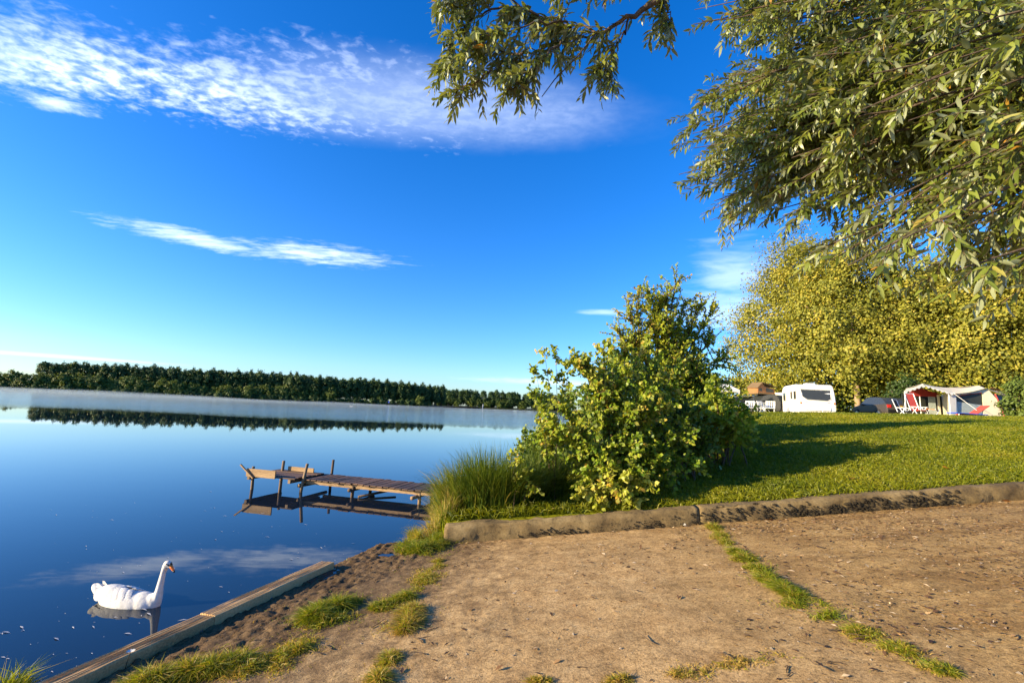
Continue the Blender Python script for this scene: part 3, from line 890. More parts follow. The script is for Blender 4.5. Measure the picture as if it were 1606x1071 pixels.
def leaf_shape_mesh(name, kind):
    """a leaf with midrib fold, unit length and width"""
    if kind == 'lance':
        st = [(0, 0.03), (.12, .30), (.3, .5), (.5, .48), (.7, .34), (.87, .16), (1, 0.01)]
    elif kind == 'maple':
        st = [(0, 0.05), (.1, .34), (.2, .30), (.35, .55), (.45, .30), (.65, .42), (.75, .2), (1, .01)]
    else:
        st = [(0, 0.04), (.1, .28), (.28, .46), (.52, .5), (.75, .36), (.9, .17), (1, .01)]
    V, T = [], []
    for (a, w) in st:
        dr = -0.10 * a * a
        V += [(a, w, .10 * w + dr), (a, 0, dr), (a, -w, .10 * w + dr)]
    for i in range(len(st) - 1):
        q = 3 * i
        for c in (0, 1):
            T += [(q + c, q + c + 1, q + c + 4), (q + c, q + c + 4, q + c + 3)]
    return tri_mesh(name, np.array(V), np.array(T))


maple = leaf_shape_mesh('fallen_leaf', 'maple'); maple.materials.append(M['dead_leaf'])
for (px, py, lawn, lab) in [(1341, 755, 1, 'orange fallen leaf on the lawn just behind the kerb'), (1487, 739, 1, 'small orange fallen leaf on the lawn near the right edge'),
                            (1194, 813, 0, 'orange leaf at the kerb foot left of the weed patch'), (1390, 799, 0, 'orange brown leaf at the kerb foot right of the weed patch'),
                            (1214, 815, 0, 'curled tan leaf beside the weed patch at the kerb'), (1585, 787, 0, 'orange leaf at the kerb foot by the right edge'),
                            (1000, 829, 0, 'small rust leaf below the middle of the kerb')]:
    if lawn:
        Yb = 8.0
        for _ in range(30):
            p = at_y(px, py, Yb); Yb += (p[2] - float(lawn_z(p[0], p[1]))) * 3
        p = np.array([p[0], p[1], float(lawn_z(p[0], p[1])) + 0.06])
    else:
        p = on_ramp(px, py) + [0, 0, 0.012]
    o = bpy.data.objects.new('fallen_leaf', maple); COL.objects.link(o)
    o.location = p; o.rotation_euler = (random.gauss(0.3, .2), random.gauss(0, .3), random.uniform(0, 6)); s = random.uniform(.08, .12); o.scale = (s, s, s)
    tag(o, lab, 'leaf', 'fallen autumn leaves')


def down_feather(px, py, label, s):
    p = on_ramp(px, py); V = []
    o = empty('white_feather', p)
    mb = MB()
    for i in range(26):
        d = Vector(rand_dirs(1)[0]); d.z = abs(d.z)
        a = Vector((0, 0, s * 0.5)) + d * s * 0.15; b = Vector((0, 0, s * 0.5)) + d * s * random.uniform(.6, 1)
        sd = d.cross(Vector((0.3, 0.5, 1))).normalized() * s * 0.22
        mb.add([a - sd * .4, a + sd * .4, b + sd, b - sd], [(0, 1, 2, 3)])
    mb.build('vane', M['feather'], o, smooth=True)
    mb = MB(); mb.tube([(0, 0, s * .4), (s * 1.2, s * .3, 0.004)], [s * .06, s * .03], 5); mb.build('quill', M['feather'], o)
    tag(o, label, 'feather', 'white down feathers on the ramp')


down_feather(1074, 826, 'tiny white down feather at the foot of the kerb', 0.035)
down_feather(1196, 909, 'white down feather beside the diagonal grass strip', 0.032)

# daisy by the beam
p = on_ramp(196, 1050); o = empty('daisy', p)
mb = MB(); mb.tube([(0, 0, 0), (0.01, 0, 0.07), (0.03, -0.01, 0.13)], [0.003, 0.0025, 0.002], 5); mb.build('stem', M['moss'], o)
for i in range(9):
    a = 2 * math.pi * i / 9; c = Vector((0.03, -0.01, 0.13)); d = Vector((math.cos(a), math.sin(a), 0.35)); s_ = Vector((-math.sin(a), math.cos(a), 0)) * 0.007
    mb = MB(); mb.add([c + d * .004 - s_ * .5, c + d * .004 + s_ * .5, c + d * .026 + s_, c + d * .03, c + d * .026 - s_], [(0, 1, 2, 3, 4)]); mb.build('petal', M['feather'], o)
tag(o, 'small white flower on a thin stem beside the timber beam', 'flower')

# flecks floating on the water
n = 210
pxs = rng.uniform(-20, 640, n); pys = rng.uniform(770, 1068, n)
P = np.array([at_z(a, b, 0.004) for a, b in zip(pxs, pys)])
ok = beam_dist(P[:, 0], P[:, 1]) < -0.25
P = P[ok]; n = len(P)
D = unit(np.stack([np.ones(n), rng.normal(-0.35, 0.35, n), np.zeros(n)], -1)); N = np.tile([0, 0, 1.0], (n, 1)) + rng.normal(0, .05, (n, 3))
L = 0.012 + 0.09 * rng.random(n) ** 2.5
fl = leaves_obj('floating_down', P, D, N, L, L * rng.uniform(.08, .18, n) + .0035, np.zeros(n), LEAF_TINY, M['feather'])
tag(fl, 'tiny white down and flecks drifting on the calm water', 'feathers')

# ------------------------------------------------------------------ jetty
JO = np.array([-4.96, 11.59, 0.0]); JU = np.array([-.964, .267, 0]); JV = np.array([.267, .964, 0])
JRZ = math.atan2(JU[1], JU[0])


def J(u, v, z):
    return Vector(JO + JU * u + JV * v + np.array([0, 0, z]))


jetty = tag(empty('jetty', J(-1.8, 0.45, 0)), 'low weathered wooden jetty reaching out over the calm lake', 'jetty')
JM = Matrix.Translation(-jetty.location)


def jpart(mb, name, mat, smooth=False, bevel=0.0, label=None):
    mb.v = [tuple(JM @ Vector(p)) for p in mb.v]
    o = mb.build(name, mat, jetty, smooth, bevel)
    if label:
        o['label'] = label
    return o


def local_plank(name, c, dims, rz, tilt=(0, 0), mat='deck'):
    mb = MB(); mb.box((0, 0, 0), dims); o = mb.build(name, M[mat], jetty, bevel=0.006)
    o.location = Vector(c) - jetty.location; o.rotation_euler = (tilt[0], tilt[1], rz); return o


u = -4.95
while u < -0.02:                               # walkway boards, laid across
    w = random.uniform(0.135, 0.15)
    local_plank('plank', J(u + w / 2, 0.45 + random.gauss(0, .012), 0.305 + random.gauss(0, .003)), (w, 0.98 + random.gauss(0, .02), 0.032), JRZ, (random.gauss(0, .006), random.gauss(0, .012)))
    u += w + 0.022
for i in range(7):                             # landing stage boards, laid lengthwise
    v = -0.30 + i * 0.155
    local_plank('plank', J(0.74 + random.gauss(0, .015), v + 0.07, 0.345 + random.gauss(0, .003)), (1.42, 0.135, 0.032), JRZ, (random.gauss(0, .01), 0))
for (v, z) in ((0.06, 0.245), (0.86, 0.245)):
    mb = MB(); mb.bar(J(-5.0, v, z), J(0.05, v, z), 0.06, 0.085); jpart(mb, 'stringer', M['board'])
for u_ in (0.15, 1.35):
    mb = MB(); mb.bar(J(u_, -0.34, 0.285), J(u_, 0.82, 0.285), 0.07, 0.085); jpart(mb, 'crossbeam', M['post'])
for u_, a, b in ((-0.03, -0.1, 0.95), (-1.40, -0.05, 1.02), (-3.12, -0.2, 0.95)):
    mb = MB(); mb.tube([J(u_ + .09, a, 0.165), J(u_ + .07, b, 0.15)], 0.045, 8); jpart(mb, 'crossbeam', M['post'], True)
mb = MB(); mb.tube([J(-1.55, 0.0, 0.03), J(-2.0, 0.95, 0.10)], 0.03, 7); jpart(mb, 'brace', M['post'], True)
for (u_, v_, h, r, du) in ((1.28, -0.26, 0.64, .045, .03), (1.16, 0.56, 0.72, .05, -.02), (0.02, -0.04, 0.80, .048, -.10), (-0.05, 0.98, 0.80, .045, -.02), (0.42, -0.30, 0.30, .04, 0),
                          (-1.36, 0.03, 0.27, .05, -.02), (-1.30, 0.90, 0.27, .05, 0), (-3.10, 0.05, 0.27, .048, .0), (-3.02, 0.9, 0.27, .05, 0)):
    mb = MB(); r *= 0.8; mb.tube([J(u_ - du, v_, -0.9), J(u_, v_, 0.1), J(u_ + du, v_, h * 0.86 if h > .5 else h * .94)], [r * 1.1, r, r * 0.92], 9); jpart(mb, 'post', M['post'], True)
mb = MB(); mb.box((0, 0, 0), (0.86, 0.03, 0.19)); o = mb.build('side_board', M['board'], jetty, bevel=.006); o.location = J(0.95, -0.38, 0.42) - jetty.location; o.rotation_euler = (0, 0, JRZ)
mb = MB(); mb.box((0, 0, 0), (0.8, 0.03, 0.11)); o = mb.build('side_board', M['board'], jetty, bevel=.006); o.location = J(0.66, 0.66, 0.42) - jetty.location; o.rotation_euler = (0, 0, JRZ)
mb = MB(); mb.bar(J(1.52, -0.45, 0.60), J(1.12, -0.43, 0.30), 0.04, 0.03); jpart(mb, 'rod_rest', M['board'])

# ------------------------------------------------------------------ swan
def make_swan(loc, rz, label, group, detail=True):
    """faces local +X, water line at z = 0"""
    root = empty('swan', loc, rz)
    import bmesh
    bm = bmesh.new()

    def ell(c, r, rot=0.0):
        m = Matrix.Translation(c) @ Matrix.Rotation(rot, 4, 'Y') @ Matrix.Diagonal((r[0], r[1], r[2], 1))
        bmesh.ops.create_uvsphere(bm, u_segments=24, v_segments=14, radius=1.0, matrix=m)
    ell((-0.02, 0, 0.015), (0.335, 0.165, 0.135))
    ell((-0.16, 0, 0.065), (0.26, 0.135, 0.115), R(8))
    ell((0.19, 0, 0.02), (0.17, 0.125, 0.125))
    ell((-0.37, 0, 0.09), (0.16, 0.075, 0.05), R(28))
    ell((0.315, 0, 0.045), (0.085, 0.075, 0.105))
    neck = [(0.335, 0.03, .066), (0.362, 0.10, .052), (0.372, 0.17, .041), (0.378, 0.24, .035), (0.386, 0.31, .031), (0.395, 0.37, .029), (0.404, 0.415, .030), (0.415, 0.447, .035), (0.428, 0.465, .038)]
    for (a, b) in zip(neck[:-1], neck[1:]):
        for i in range(4):
            t = i / 4; ell((a[0] + (b[0] - a[0]) * t, 0, a[1] + (b[1] - a[1]) * t), (a[2] + (b[2] - a[2]) * t,) * 3)
    ell((0.435, 0, 0.470), (0.046, 0.034, 0.038), R(25)); ell((0.462, 0, 0.455), (0.035, 0.026, 0.026), R(40))
    me0 = bpy.data.meshes.new('swan_raw'); bm.to_mesh(me0); bm.free()
    tmp = bpy.data.objects.new('swan_raw', me0); COL.objects.link(tmp)
    rm = tmp.modifiers.new('r', 'REMESH'); rm.mode = 'VOXEL'; rm.voxel_size = 0.009
    sm = tmp.modifiers.new('s', 'SMOOTH'); sm.iterations = 8; sm.factor = 0.5
    dg = bpy.context.evaluated_depsgraph_get(); me = bpy.data.meshes.new_from_object(tmp.evaluated_get(dg))
    bpy.data.objects.remove(tmp); me.name = 'body'
    me.materials.clear(); me.materials.append(M['feather'])
    link('body', me, None, root, True)
    # bill with black base knob and tip
    mb = MB(); mb.tube([(0.470, 0, 0.458), (0.492, 0, 0.438), (0.515, 0, 0.415), (0.528, 0, 0.400)], [0.021, 0.0175, 0.0135, 0.011], 10); bill = mb.build('bill', M['bill'], root, True)
    mb = MB(); mb.tube([(0.524, 0, 0.405), (0.534, 0, 0.394), (0.538, 0, 0.388)], [0.012, 0.010, 0.004], 10); mb.build('bill_tip', M['black'], bill, True)
    bm = bmesh.new(); bmesh.ops.create_uvsphere(bm, u_segments=12, v_segments=8, radius=0.0145, matrix=Matrix.Translation((0.478, 0, 0.474)) @ Matrix.Diagonal((1, .85, 1, 1)))
    me = bpy.data.meshes.new('knob'); bm.to_mesh(me); bm.free(); link('bill_knob', me, M['black'], bill, True)
    for s in (-1, 1):
        mb = MB(); mb.tube([(0.458, s * 0.0235, 0.472), (0.477, s * 0.020, 0.458)], [0.009, 0.006], 8); mb.build('lore', M['black'], bill, True)
        bm = bmesh.new(); bmesh.ops.create_uvsphere(bm, u_segments=10, v_segments=6, radius=0.0065, matrix=Matrix.Translation((0.449, s * 0.033, 0.478)))
        me = bpy.data.meshes.new('eye'); bm.to_mesh(me); bm.free(); link('eye', me, M['black'], root, True)
    if detail:
        # folded wings: overlapping rows of feathers lying on the back and flanks
        for s in (-1, 1):
            wing = None
            for row in range(6):
                t = row / 5
                for k in range(7):
                    q = k / 6
                    x = 0.14 - 0.42 * q - 0.012 * row; ang = R(20 + 55 * t)
                    k_ = math.sqrt(max(0.05, 1 - ((x + 0.03) / 0.40) ** 2)); rad_y, rad_z = 0.163 * k_, 0.155 * (0.25 + 0.75 * k_)
                    y = s * math.cos(ang) * (rad_y + 0.002); z = 0.02 + math.sin(ang) * rad_z
                    L_ = 0.10 + 0.03 * q; w_ = 0.05
                    d = Vector((-1, -s * (0.15 + 0.30 * q) * math.cos(ang), 0.02)).normalized(); nrm = Vector((0.05, s * math.cos(ang), math.sin(ang))).normalized()
                    sd = nrm.cross(d).normalized(); c = Vector((x, y, z)) - nrm * (0.007 if k == 0 else 0)
                    st = [(0, .25, -.013), (.25, .5, -.002), (.6, .5, .001), (.88, .3, .001), (1, .05, -.003)]
                    mb = MB(); vs = []
                    for (a, ww, up) in st:
                        vs += [c + d * L_ * a + sd * w_ * ww + nrm * (up - .004), c + d * L_ * a + nrm * (up + .003), c + d * L_ * a - sd * w_ * ww + nrm * (up - .004)]
                    mb.add(vs, [(3 * i + e, 3 * i + e + 1, 3 * i + e + 4, 3 * i + e + 3) for i in range(4) for e in (0, 1)])
                    if wing is None:
                        wing = mb.build('wing', M['feather'], root, True)
                    else:
                        mb.build('feather', M['feather'], wing, True)
        for k in range(8):
            a = R(14 + 7.0 * (k // 2)); sg = 1 if k % 2 else -1
            d = Vector((-math.cos(a), 0.10 * sg, math.sin(a))).normalized(); c = Vector((-0.34, sg * (0.035 - 0.002 * k), 0.09 + 0.006 * k))
            sd = Vector((math.sin(a), 0, math.cos(a))) * 0.021; n_ = Vector((0, sg * 0.006, 0)); L_ = 0.105 + 0.012 * ((k // 2) % 2)
            mb = MB(); mb.add([c - sd, c + n_, c + sd, c + d * L_ * .75 - sd * .9, c + d * L_ * .78 + n_, c + d * L_ * .75 + sd * .9, c + d * L_], [(0, 1, 4, 3), (1, 2, 5, 4), (3, 4, 6), (4, 5, 6)])
            mb.build('tail_feather', M['feather'], root, True)
    return tag(root, label, 'swan', group)


make_swan((-4.02, 5.30, -0.01), R(-9), 'white swan with upright neck and orange bill swimming close to the ramp', 'swans on the lake')
SC.collection.objects['swan'].scale = (.94, .94, .94)
p = at_z(551, 637.5, 0)
sw2 = make_swan((p[0], p[1], -0.01), R(190), 'tiny distant white swan far out on the misty lake', 'swans on the lake', False)
sw2.scale = (1.5, 1.5, 1.3)

# marker posts out on the lake
p = at_z(757, 641.5, 0)
mk = empty('marker_post', (p[0], p[1], 0)); mb = MB(); mb.tube([(0, 0, -1), (0, 0, 2.5), (0.03, 0, 4.6)], [0.35, 0.3, 0.18], 8); mb.build('pole', M['white_paint'], mk, True)
mb = MB(); mb.tube([(0.03, 0, 4.6), (0.03, 0, 5.2)], [0.24, 0.16], 8); mb.build('top_mark', M['metal'], mk, True)
tag(mk, 'pale marker post standing in the far lake', 'marker')
p = np.array([-108., 412., 0.3])
mk = empty('blue_marker', p); mb = MB(); mb.tube([(0, 0, -0.5), (0, 0, 2.2)], 0.12, 6); mb.build('pole', M['bark'], mk); mb = MB(); mb.box((0, 0, 2.6), (1.1, .3, 1.4)); mb.build('panel', M['blue_cloth'], mk, bevel=.05)
tag(mk, 'small blue marker at the foot of the far plantation', 'marker')

# ------------------------------------------------------------------ plants
def sun_side(n, k=0.35):
    return np.array(to_sun)[None] * k


def split_leaves(parent, name, P, D, N, L, Wd, tint, tpl, mat, one_mat, shape, count=300):
    """the leaves that show largest become parts of their own, the rest one part"""
    px, py, z = project(P + D * (L * 0.5)[:, None])
    vis = (px > 0) & (px < PW) & (py > 0) & (py < PH) & (z > 0.2)
    view = unit(P - np.array([0, 0, EYE])); D_, S_, U_ = leaf_frames(P, D, N)
    facing = np.abs((U_ * view).sum(-1)) + 0.25
    score = np.where(vis, L * Wd * facing / np.maximum(z, .3) ** 2, 0)
    idx = np.argsort(-score)[:count]
    me = leaf_shape_mesh('leaf', shape); me.materials.append(one_mat)
    o0 = Vector(parent.location)
    for i in idx:
        o = bpy.data.objects.new('leaf', me); COL.objects.link(o); o.parent = parent
        d, s, u_ = D_[i], S_[i], U_[i]; l, w = L[i], Wd[i]
        q = P[i] - np.array(o0)
        o.matrix_local = Matrix(((d[0] * l, s[0] * w, u_[0] * l, q[0]), (d[1] * l, s[1] * w, u_[1] * l, q[1]), (d[2] * l, s[2] * w, u_[2] * l, q[2]), (0, 0, 0, 1)))
    rest = np.ones(len(P), bool); rest[idx] = False
    return leaves_obj(name, (P - np.array(o0))[rest], D[rest], N[rest], L[rest], Wd[rest], tint[rest], tpl, mat, parent)


def bezier(a, b, c, n):
    t = np.linspace(0, 1, n)[:, None]
    return (1 - t) ** 2 * a + 2 * t * (1 - t) * b + t ** 2 * c


def stem_plant(base, targets, n_side, side_len, n_leaf, leaf_l, ratio, t_lo=0.35, r0=0.02, droop=0.3, tint=(0.5, 0.22), spread=0.12, wob=0.12, tint_fn=None):
    """stems from the base to the targets, side twigs, leaves on the twigs. returns wood polylines and leaf arrays"""
    wood = []; tw = []; A = []
    for tg in targets:
        b = np.array(base) + np.append(rng.normal(0, spread, 2), 0); tg = np.array(tg)
        mid = b * 0.5 + tg * 0.5; mid = mid + [0, 0, 0.28 * np.linalg.norm(tg - b)] * np.array([1, 1, 1]) * 0.6 + rng.normal(0, wob, 3)
        mid[:2] = b[:2] * 0.65 + tg[:2] * 0.35 + rng.normal(0, wob, 2)
        pl = bezier(b, mid, tg, 9); wood.append((pl, np.linspace(r0, r0 * 0.25, 9)))
        for j in range(n_side):
            t = t_lo + (1 - t_lo) * rng.random() ** 0.8 if j else 0.93
            k = min(int(t * 8), 7); f = t * 8 - k; p = pl[k] * (1 - f) + pl[k + 1] * f; ax = unit(pl[k + 1] - pl[k])
            d = unit(ax * 0.6 + unit(rng.normal(size=3)) * 0.9 + [0, 0, 0.25]); ll = side_len * rng.uniform(0.5, 1.2) * (1.15 - 0.5 * t)
            e = p + d * ll - np.array([0, 0, droop * ll * 0.5]); m = p + d * ll * 0.55
            tp = bezier(p, m, e, 5); tw.append((tp, np.linspace(r0 * 0.3, r0 * 0.1, 5)))
            q = (np.arange(n_leaf) + rng.random(n_leaf)) / n_leaf
            kk = np.minimum((q * 4).astype(int), 3); ff = (q * 4 - kk)[:, None]
            lp = tp[kk] * (1 - ff) + tp[kk + 1] * ff; tdir = unit(tp[kk + 1] - tp[kk])
            D = unit(tdir * 0.55 + rng.normal(size=(n_leaf, 3)) * 0.6 - [0, 0, droop])
            Nn = unit(np.array([0, 0, 0.5]) + rng.normal(size=(n_leaf, 3)) * 0.6 + sun_side(1, 1.0))
            L = leaf_l * rng.uniform(0.6, 1.2, n_leaf); tb = rng.normal(0, tint[1] * 0.7)
            A.append((lp + D * leaf_l * 0.1, D, Nn, L, L * ratio * rng.uniform(.85, 1.15, n_leaf), np.clip(rng.normal(tint[0] + tb + (tint_fn(p) if tint_fn else 0), tint[1] * .6, n_leaf), 0, 1)))
    return wood, tw, [np.concatenate(c) for c in zip(*A)]


def wood_parts(parent, wood, tw, mat, name='stem', n=7):
    o0 = Vector(parent.location)
    for (pl, rr) in wood:
        mb = MB(); mb.tube([Vector(p) - o0 for p in pl], list(rr), n, cap=False); mb.build(name, mat, parent, True)
    if tw:
        mb = MB()
        for (pl, rr) in tw:
            mb.tube([Vector(p) - o0 for p in pl], list(rr), 3, cap=False)
        o = mb.build('twigs', M['twig'], parent); o['kind'] = 'stuff'


# sedge clump at the foot of the jetty
def sedge(name, cx, cy, rx, ry, n, h, label, tint0=0.5, arch=1.0, w=0.011):
    a = rng.random(n) * 2 * np.pi; r = np.sqrt(rng.random(n))
    x = cx + np.cos(a) * r * rx; y = cy + np.sin(a) * r * ry
    z = np.maximum(lawn_z(x, y), ramp_z(x, y)); z = np.maximum(z, -0.05) - 0.02
    root = empty(name, (cx, cy, float(z.mean())))
    P = np.stack([x, y, z], -1) - np.array(root.location)
    out = np.stack([np.cos(a) * r, np.sin(a) * r, np.zeros(n)], -1) * 0.45 + np.stack([rng.normal(0, .25, n), rng.normal(0, .25, n), np.zeros(n)], -1)
    L = h * rng.uniform(0.55, 1.15, n) * (1.05 - 0.35 * r); k = 6
    S = unit(np.stack([-out[:, 1], out[:, 0], rng.normal(0, .1, n)], -1) + rng.normal(0, .3, (n, 3)) * [1, 1, 0.2])
    V = []
    for j in range(k):
        t = j / (k - 1)
        c = P + np.array([0, 0, 1.0]) * (L * (t - 0.42 * arch * np.linalg.norm(out, axis=1) * t ** 3))[:, None] + out * (L * (0.25 * t + 0.75 * arch * t * t))[:, None]
        ww = (w * (1 - t ** 1.6) + 0.0012)
        V += [c - S * ww / 2, c + S * ww / 2]
    V = np.stack(V, 1).reshape(-1, 3)
    tp = []
    for j in range(k - 1):
        tp += [(2 * j, 2 * j + 1, 2 * j + 3), (2 * j, 2 * j + 3, 2 * j + 2)]
    T = (np.array(tp)[None] + (np.arange(n) * 2 * k)[:, None, None]).reshape(-1, 3)
    t = np.repeat(np.clip(rng.normal(tint0, 0.22, n) + 0.25 * (np.cos(a) * r < -0.55), 0, 1), 2 * k)
    o = link('blades', tri_mesh('blades', V, T, t), M['sedge'], root); o['kind'] = 'stuff'
    return tag(root, label, 'sedge')


sedge('sedge_clump', -0.30, 8.25, 0.80, 0.60, 6500, 1.28, 'big clump of tall green sedge between the jetty and the leafy shrub', 0.34, 0.9, 0.014)
sedge('sedge_clump', -0.95, 7.95, 0.32, 0.35, 1000, 0.62, 'yellowish lower sedge drooping at the end of the kerb', 0.85)
sedge('sedge_clump', 0.45, 8.7, 0.6, 0.5, 2200, 1.45, 'dark sedge standing behind the clump at the shore', 0.25)
sedge('sedge_clump', -1.15, 9.6, 0.3, 0.6, 600, 0.9, 'pale sedge leaning over the shore end of the jetty', 0.8, 1.3)

# near leafy shrub
def sh(px, py, Y):
    return at_y(px, py, Y)


base = np.array([1.95, 8.55, float(lawn_z(1.95, 8.55))])
tg = []
for (px, py, Y) in [(930, 560, 8.3), (955, 530, 8.5), (985, 545, 8.6), (1010, 530, 8.9), (1040, 560, 8.8), (1075, 590, 9.0), (1095, 640, 8.8), (905, 600, 8.2), (880, 640, 8.0),
                    (870, 680, 8.1), (900, 700, 7.9), (935, 640, 8.0), (970, 600, 8.1), (1005, 610, 8.2), (1040, 640, 8.2), (1075, 690, 8.3), (1100, 730, 8.2), (940, 700, 7.8), (985, 690, 7.8), (1030, 710, 7.9), (1065, 745, 8.0),
                    (915, 745, 7.75), (960, 750, 7.7), (1005, 745, 7.7), (890, 720, 8.1), (990, 650, 8.0), (925, 590, 8.6), (1055, 610, 8.6)]:
    tg.append(sh(px + rng.normal(0, 8), py + rng.normal(0, 8), Y))
shrub = tag(empty('leafy_shrub', base), 'big green leafy shrub with twiggy yellow-lit sprays above the kerb', 'shrub')
wood, tw, A = stem_plant(base, tg, 36, 0.44, 18, 0.074, 0.80, t_lo=0.28, r0=0.016, droop=0.3, tint=(0.48, 0.27), tint_fn=lambda p: 0.10 * (p[2] - 2.0) - 0.06 * (p[0] - 1.9))  # tint_fn paints sunlight: lighter leaves towards the top and the lake side
wood_parts(shrub, wood, tw, M['twig'])
split_leaves(shrub, 'foliage', *A, LEAF_ROUND, M['shrub'], M['shrub_one'], 'round', 300)

# low yellow branch over the kerb
base = np.array([1.65, 7.85, float(lawn_z(1.65, 7.85))])
yl = tag(empty('yellowing_shrub', base), 'low bright yellow green shrub leaning on the kerb', 'shrub')
tg = [sh(px, py, Y) for (px, py, Y) in [(905, 775, 7.5), (930, 765, 7.45), (955, 755, 7.45), (985, 745, 7.45), (1010, 750, 7.5), (1022, 765, 7.5), (975, 775, 7.4), (940, 790, 7.42), (1000, 785, 7.45), (960, 735, 7.6)]]
wood, tw, A = stem_plant(base, tg, 11, 0.24, 9, 0.082, 0.85, t_lo=0.3, r0=0.008, droop=0.3, tint=(0.80, 0.12), wob=0.05, spread=0.08)
wood_parts(yl, wood, tw, M['twig']); leaves_obj('foliage', A[0] - base, *A[1:], LEAF_ROUND, M['shrub'], yl)

# sapling with bare stems on the lake side
base = np.array([0.85, 8.5, float(lawn_z(0.85, 8.5))])
sp_ = tag(empty('tall_sapling', base), 'slender sapling with open leafy stems against the lake', 'sapling')
tg = [sh(px, py, Y) for (px, py, Y) in [(838, 575, 8.3), (852, 545, 8.35), (872, 545, 8.5), (895, 548, 8.5), (832, 615, 8.2), (850, 640, 8.2), (865, 660, 8.1), (890, 600, 8.4), (842, 680, 8.0)]]
wood, tw, A = stem_plant(base, tg, 16, 0.26, 11, 0.075, 0.82, t_lo=0.35, r0=0.009, droop=0.35, tint=(0.58, 0.22), wob=0.05)
wood_parts(sp_, wood, tw, M['twig']); leaves_obj('foliage', A[0] - base, *A[1:], LEAF_ROUND, M['shrub'], sp_)
# small plant in the sedge
base = np.array([0.12, 7.75, float(lawn_z(0.12, 7.75))])
sp_ = tag(empty('shore_sapling', base), 'small light green sapling rising out of the sedge', 'sapling')
tg = [sh(px, py, Y) for (px, py, Y) in [(806, 700, 7.8), (815, 720, 7.7), (830, 735, 7.7), (812, 745, 7.6), (822, 705, 7.9), (835, 765, 7.55), (843, 762, 7.5)]]
wood, tw, A = stem_plant(base, tg, 7, 0.14, 7, 0.065, 0.8, t_lo=0.5, r0=0.006, tint=(0.68, 0.15), wob=0.04)
wood_parts(sp_, wood, tw, M['twig']); leaves_obj('foliage', A[0] - base, *A[1:], LEAF_ROUND, M['shrub'], sp_)


def ellipsoid_targets(c, r, n, lo=0.45):
    d = rand_dirs(n); d[:, 2] = np.abs(d[:, 2]) * 1.0 - 0.25 * (rng.random(n) < .4)
    q = lo + (1 - lo) * rng.random(n) ** 0.6
    return np.array(c) + d * np.array(r) * q[:, None]


# alder behind the shrub
base = np.array([4.3, 13.0, float(lawn_z(4.3, 13.0))])
al = tag(empty('alder_tree', base), 'slim tall alder tree rising behind the leafy shrub', 'tree')
tg = [sh(px, py, Y) for (px, py, Y) in [(1060, 443, 13), (1045, 470, 12.8), (1075, 470, 13.2), (1000, 462, 12.6), (985, 490, 12.5), (1020, 480, 13.2), (1100, 478, 13), (1118, 484, 13.2), (970, 520, 12.4), (1050, 510, 12.4),
                                        (1085, 520, 13.5), (1120, 530, 13.2), (1135, 560, 13.0), (1010, 540, 12.2), (960, 560, 12.6), (1060, 560, 12), (1100, 580, 12.4), (1040, 590, 12.2), (1128, 600, 12.6), (985, 600, 12.6), (1015, 455, 13.0), (1030, 500, 12.4), (990, 530, 13), (1070, 540, 12.8)]]
wood, tw, A = stem_plant(base, tg, 46, 0.85, 26, 0.082, 0.72, t_lo=0.32, r0=0.05, droop=0.1, tint=(0.52, 0.25), wob=0.2, tint_fn=lambda p: 0.06 * (4.8 - p[0]) + 0.03 * (p[2] - 4))  # leaf tint brightens to the left and upward, sunlit side put into the colour
wood_parts(al, wood, tw, M['bark'], 'branch'); leaves_obj('crown', A[0] - base, *A[1:], LEAF_TINY, M['alder'], al)
# bushes on the shaded side, shade painted in as darker leaf colours
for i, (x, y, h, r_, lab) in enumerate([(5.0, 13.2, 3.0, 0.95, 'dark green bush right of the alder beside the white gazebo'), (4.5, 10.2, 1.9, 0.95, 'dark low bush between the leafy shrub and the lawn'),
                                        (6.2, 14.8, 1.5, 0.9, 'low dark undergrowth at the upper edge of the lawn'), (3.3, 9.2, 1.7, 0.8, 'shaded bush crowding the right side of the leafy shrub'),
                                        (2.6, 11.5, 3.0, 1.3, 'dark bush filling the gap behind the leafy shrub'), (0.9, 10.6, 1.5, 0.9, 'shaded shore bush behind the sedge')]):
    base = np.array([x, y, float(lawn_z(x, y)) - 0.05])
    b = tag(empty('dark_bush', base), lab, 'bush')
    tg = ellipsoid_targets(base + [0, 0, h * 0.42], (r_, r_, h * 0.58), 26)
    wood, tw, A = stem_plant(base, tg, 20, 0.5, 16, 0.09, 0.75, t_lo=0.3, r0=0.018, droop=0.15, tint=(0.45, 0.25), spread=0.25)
    wood_parts(b, wood, tw, M['twig']); leaves_obj('foliage', A[0] - base, *A[1:], LEAF_ROUND, M['alder_shade'] if i != 1 else M['alder'], b)

# ------------------------------------------------------------------ willow overhead
TR = np.array([6.6, 1.3, float(ramp_plane(6.6, 1.3))])
wil = tag(empty('willow_tree', TR), 'overhanging silvery willow with long narrow leaves at the upper right', 'tree')
FORK = TR + [-0.3, 0.2, 3.4]
mb = MB(); mb.tube([(0, 0, -0.3), (-.05, 0, .5), (-.1, .1, 1.6), (-.3, .2, 3.4)], [.55, .42, .36, .32], 14); mb.build('trunk', M['bark'], wil, True)
limbs = []; twigs = []; LA = []


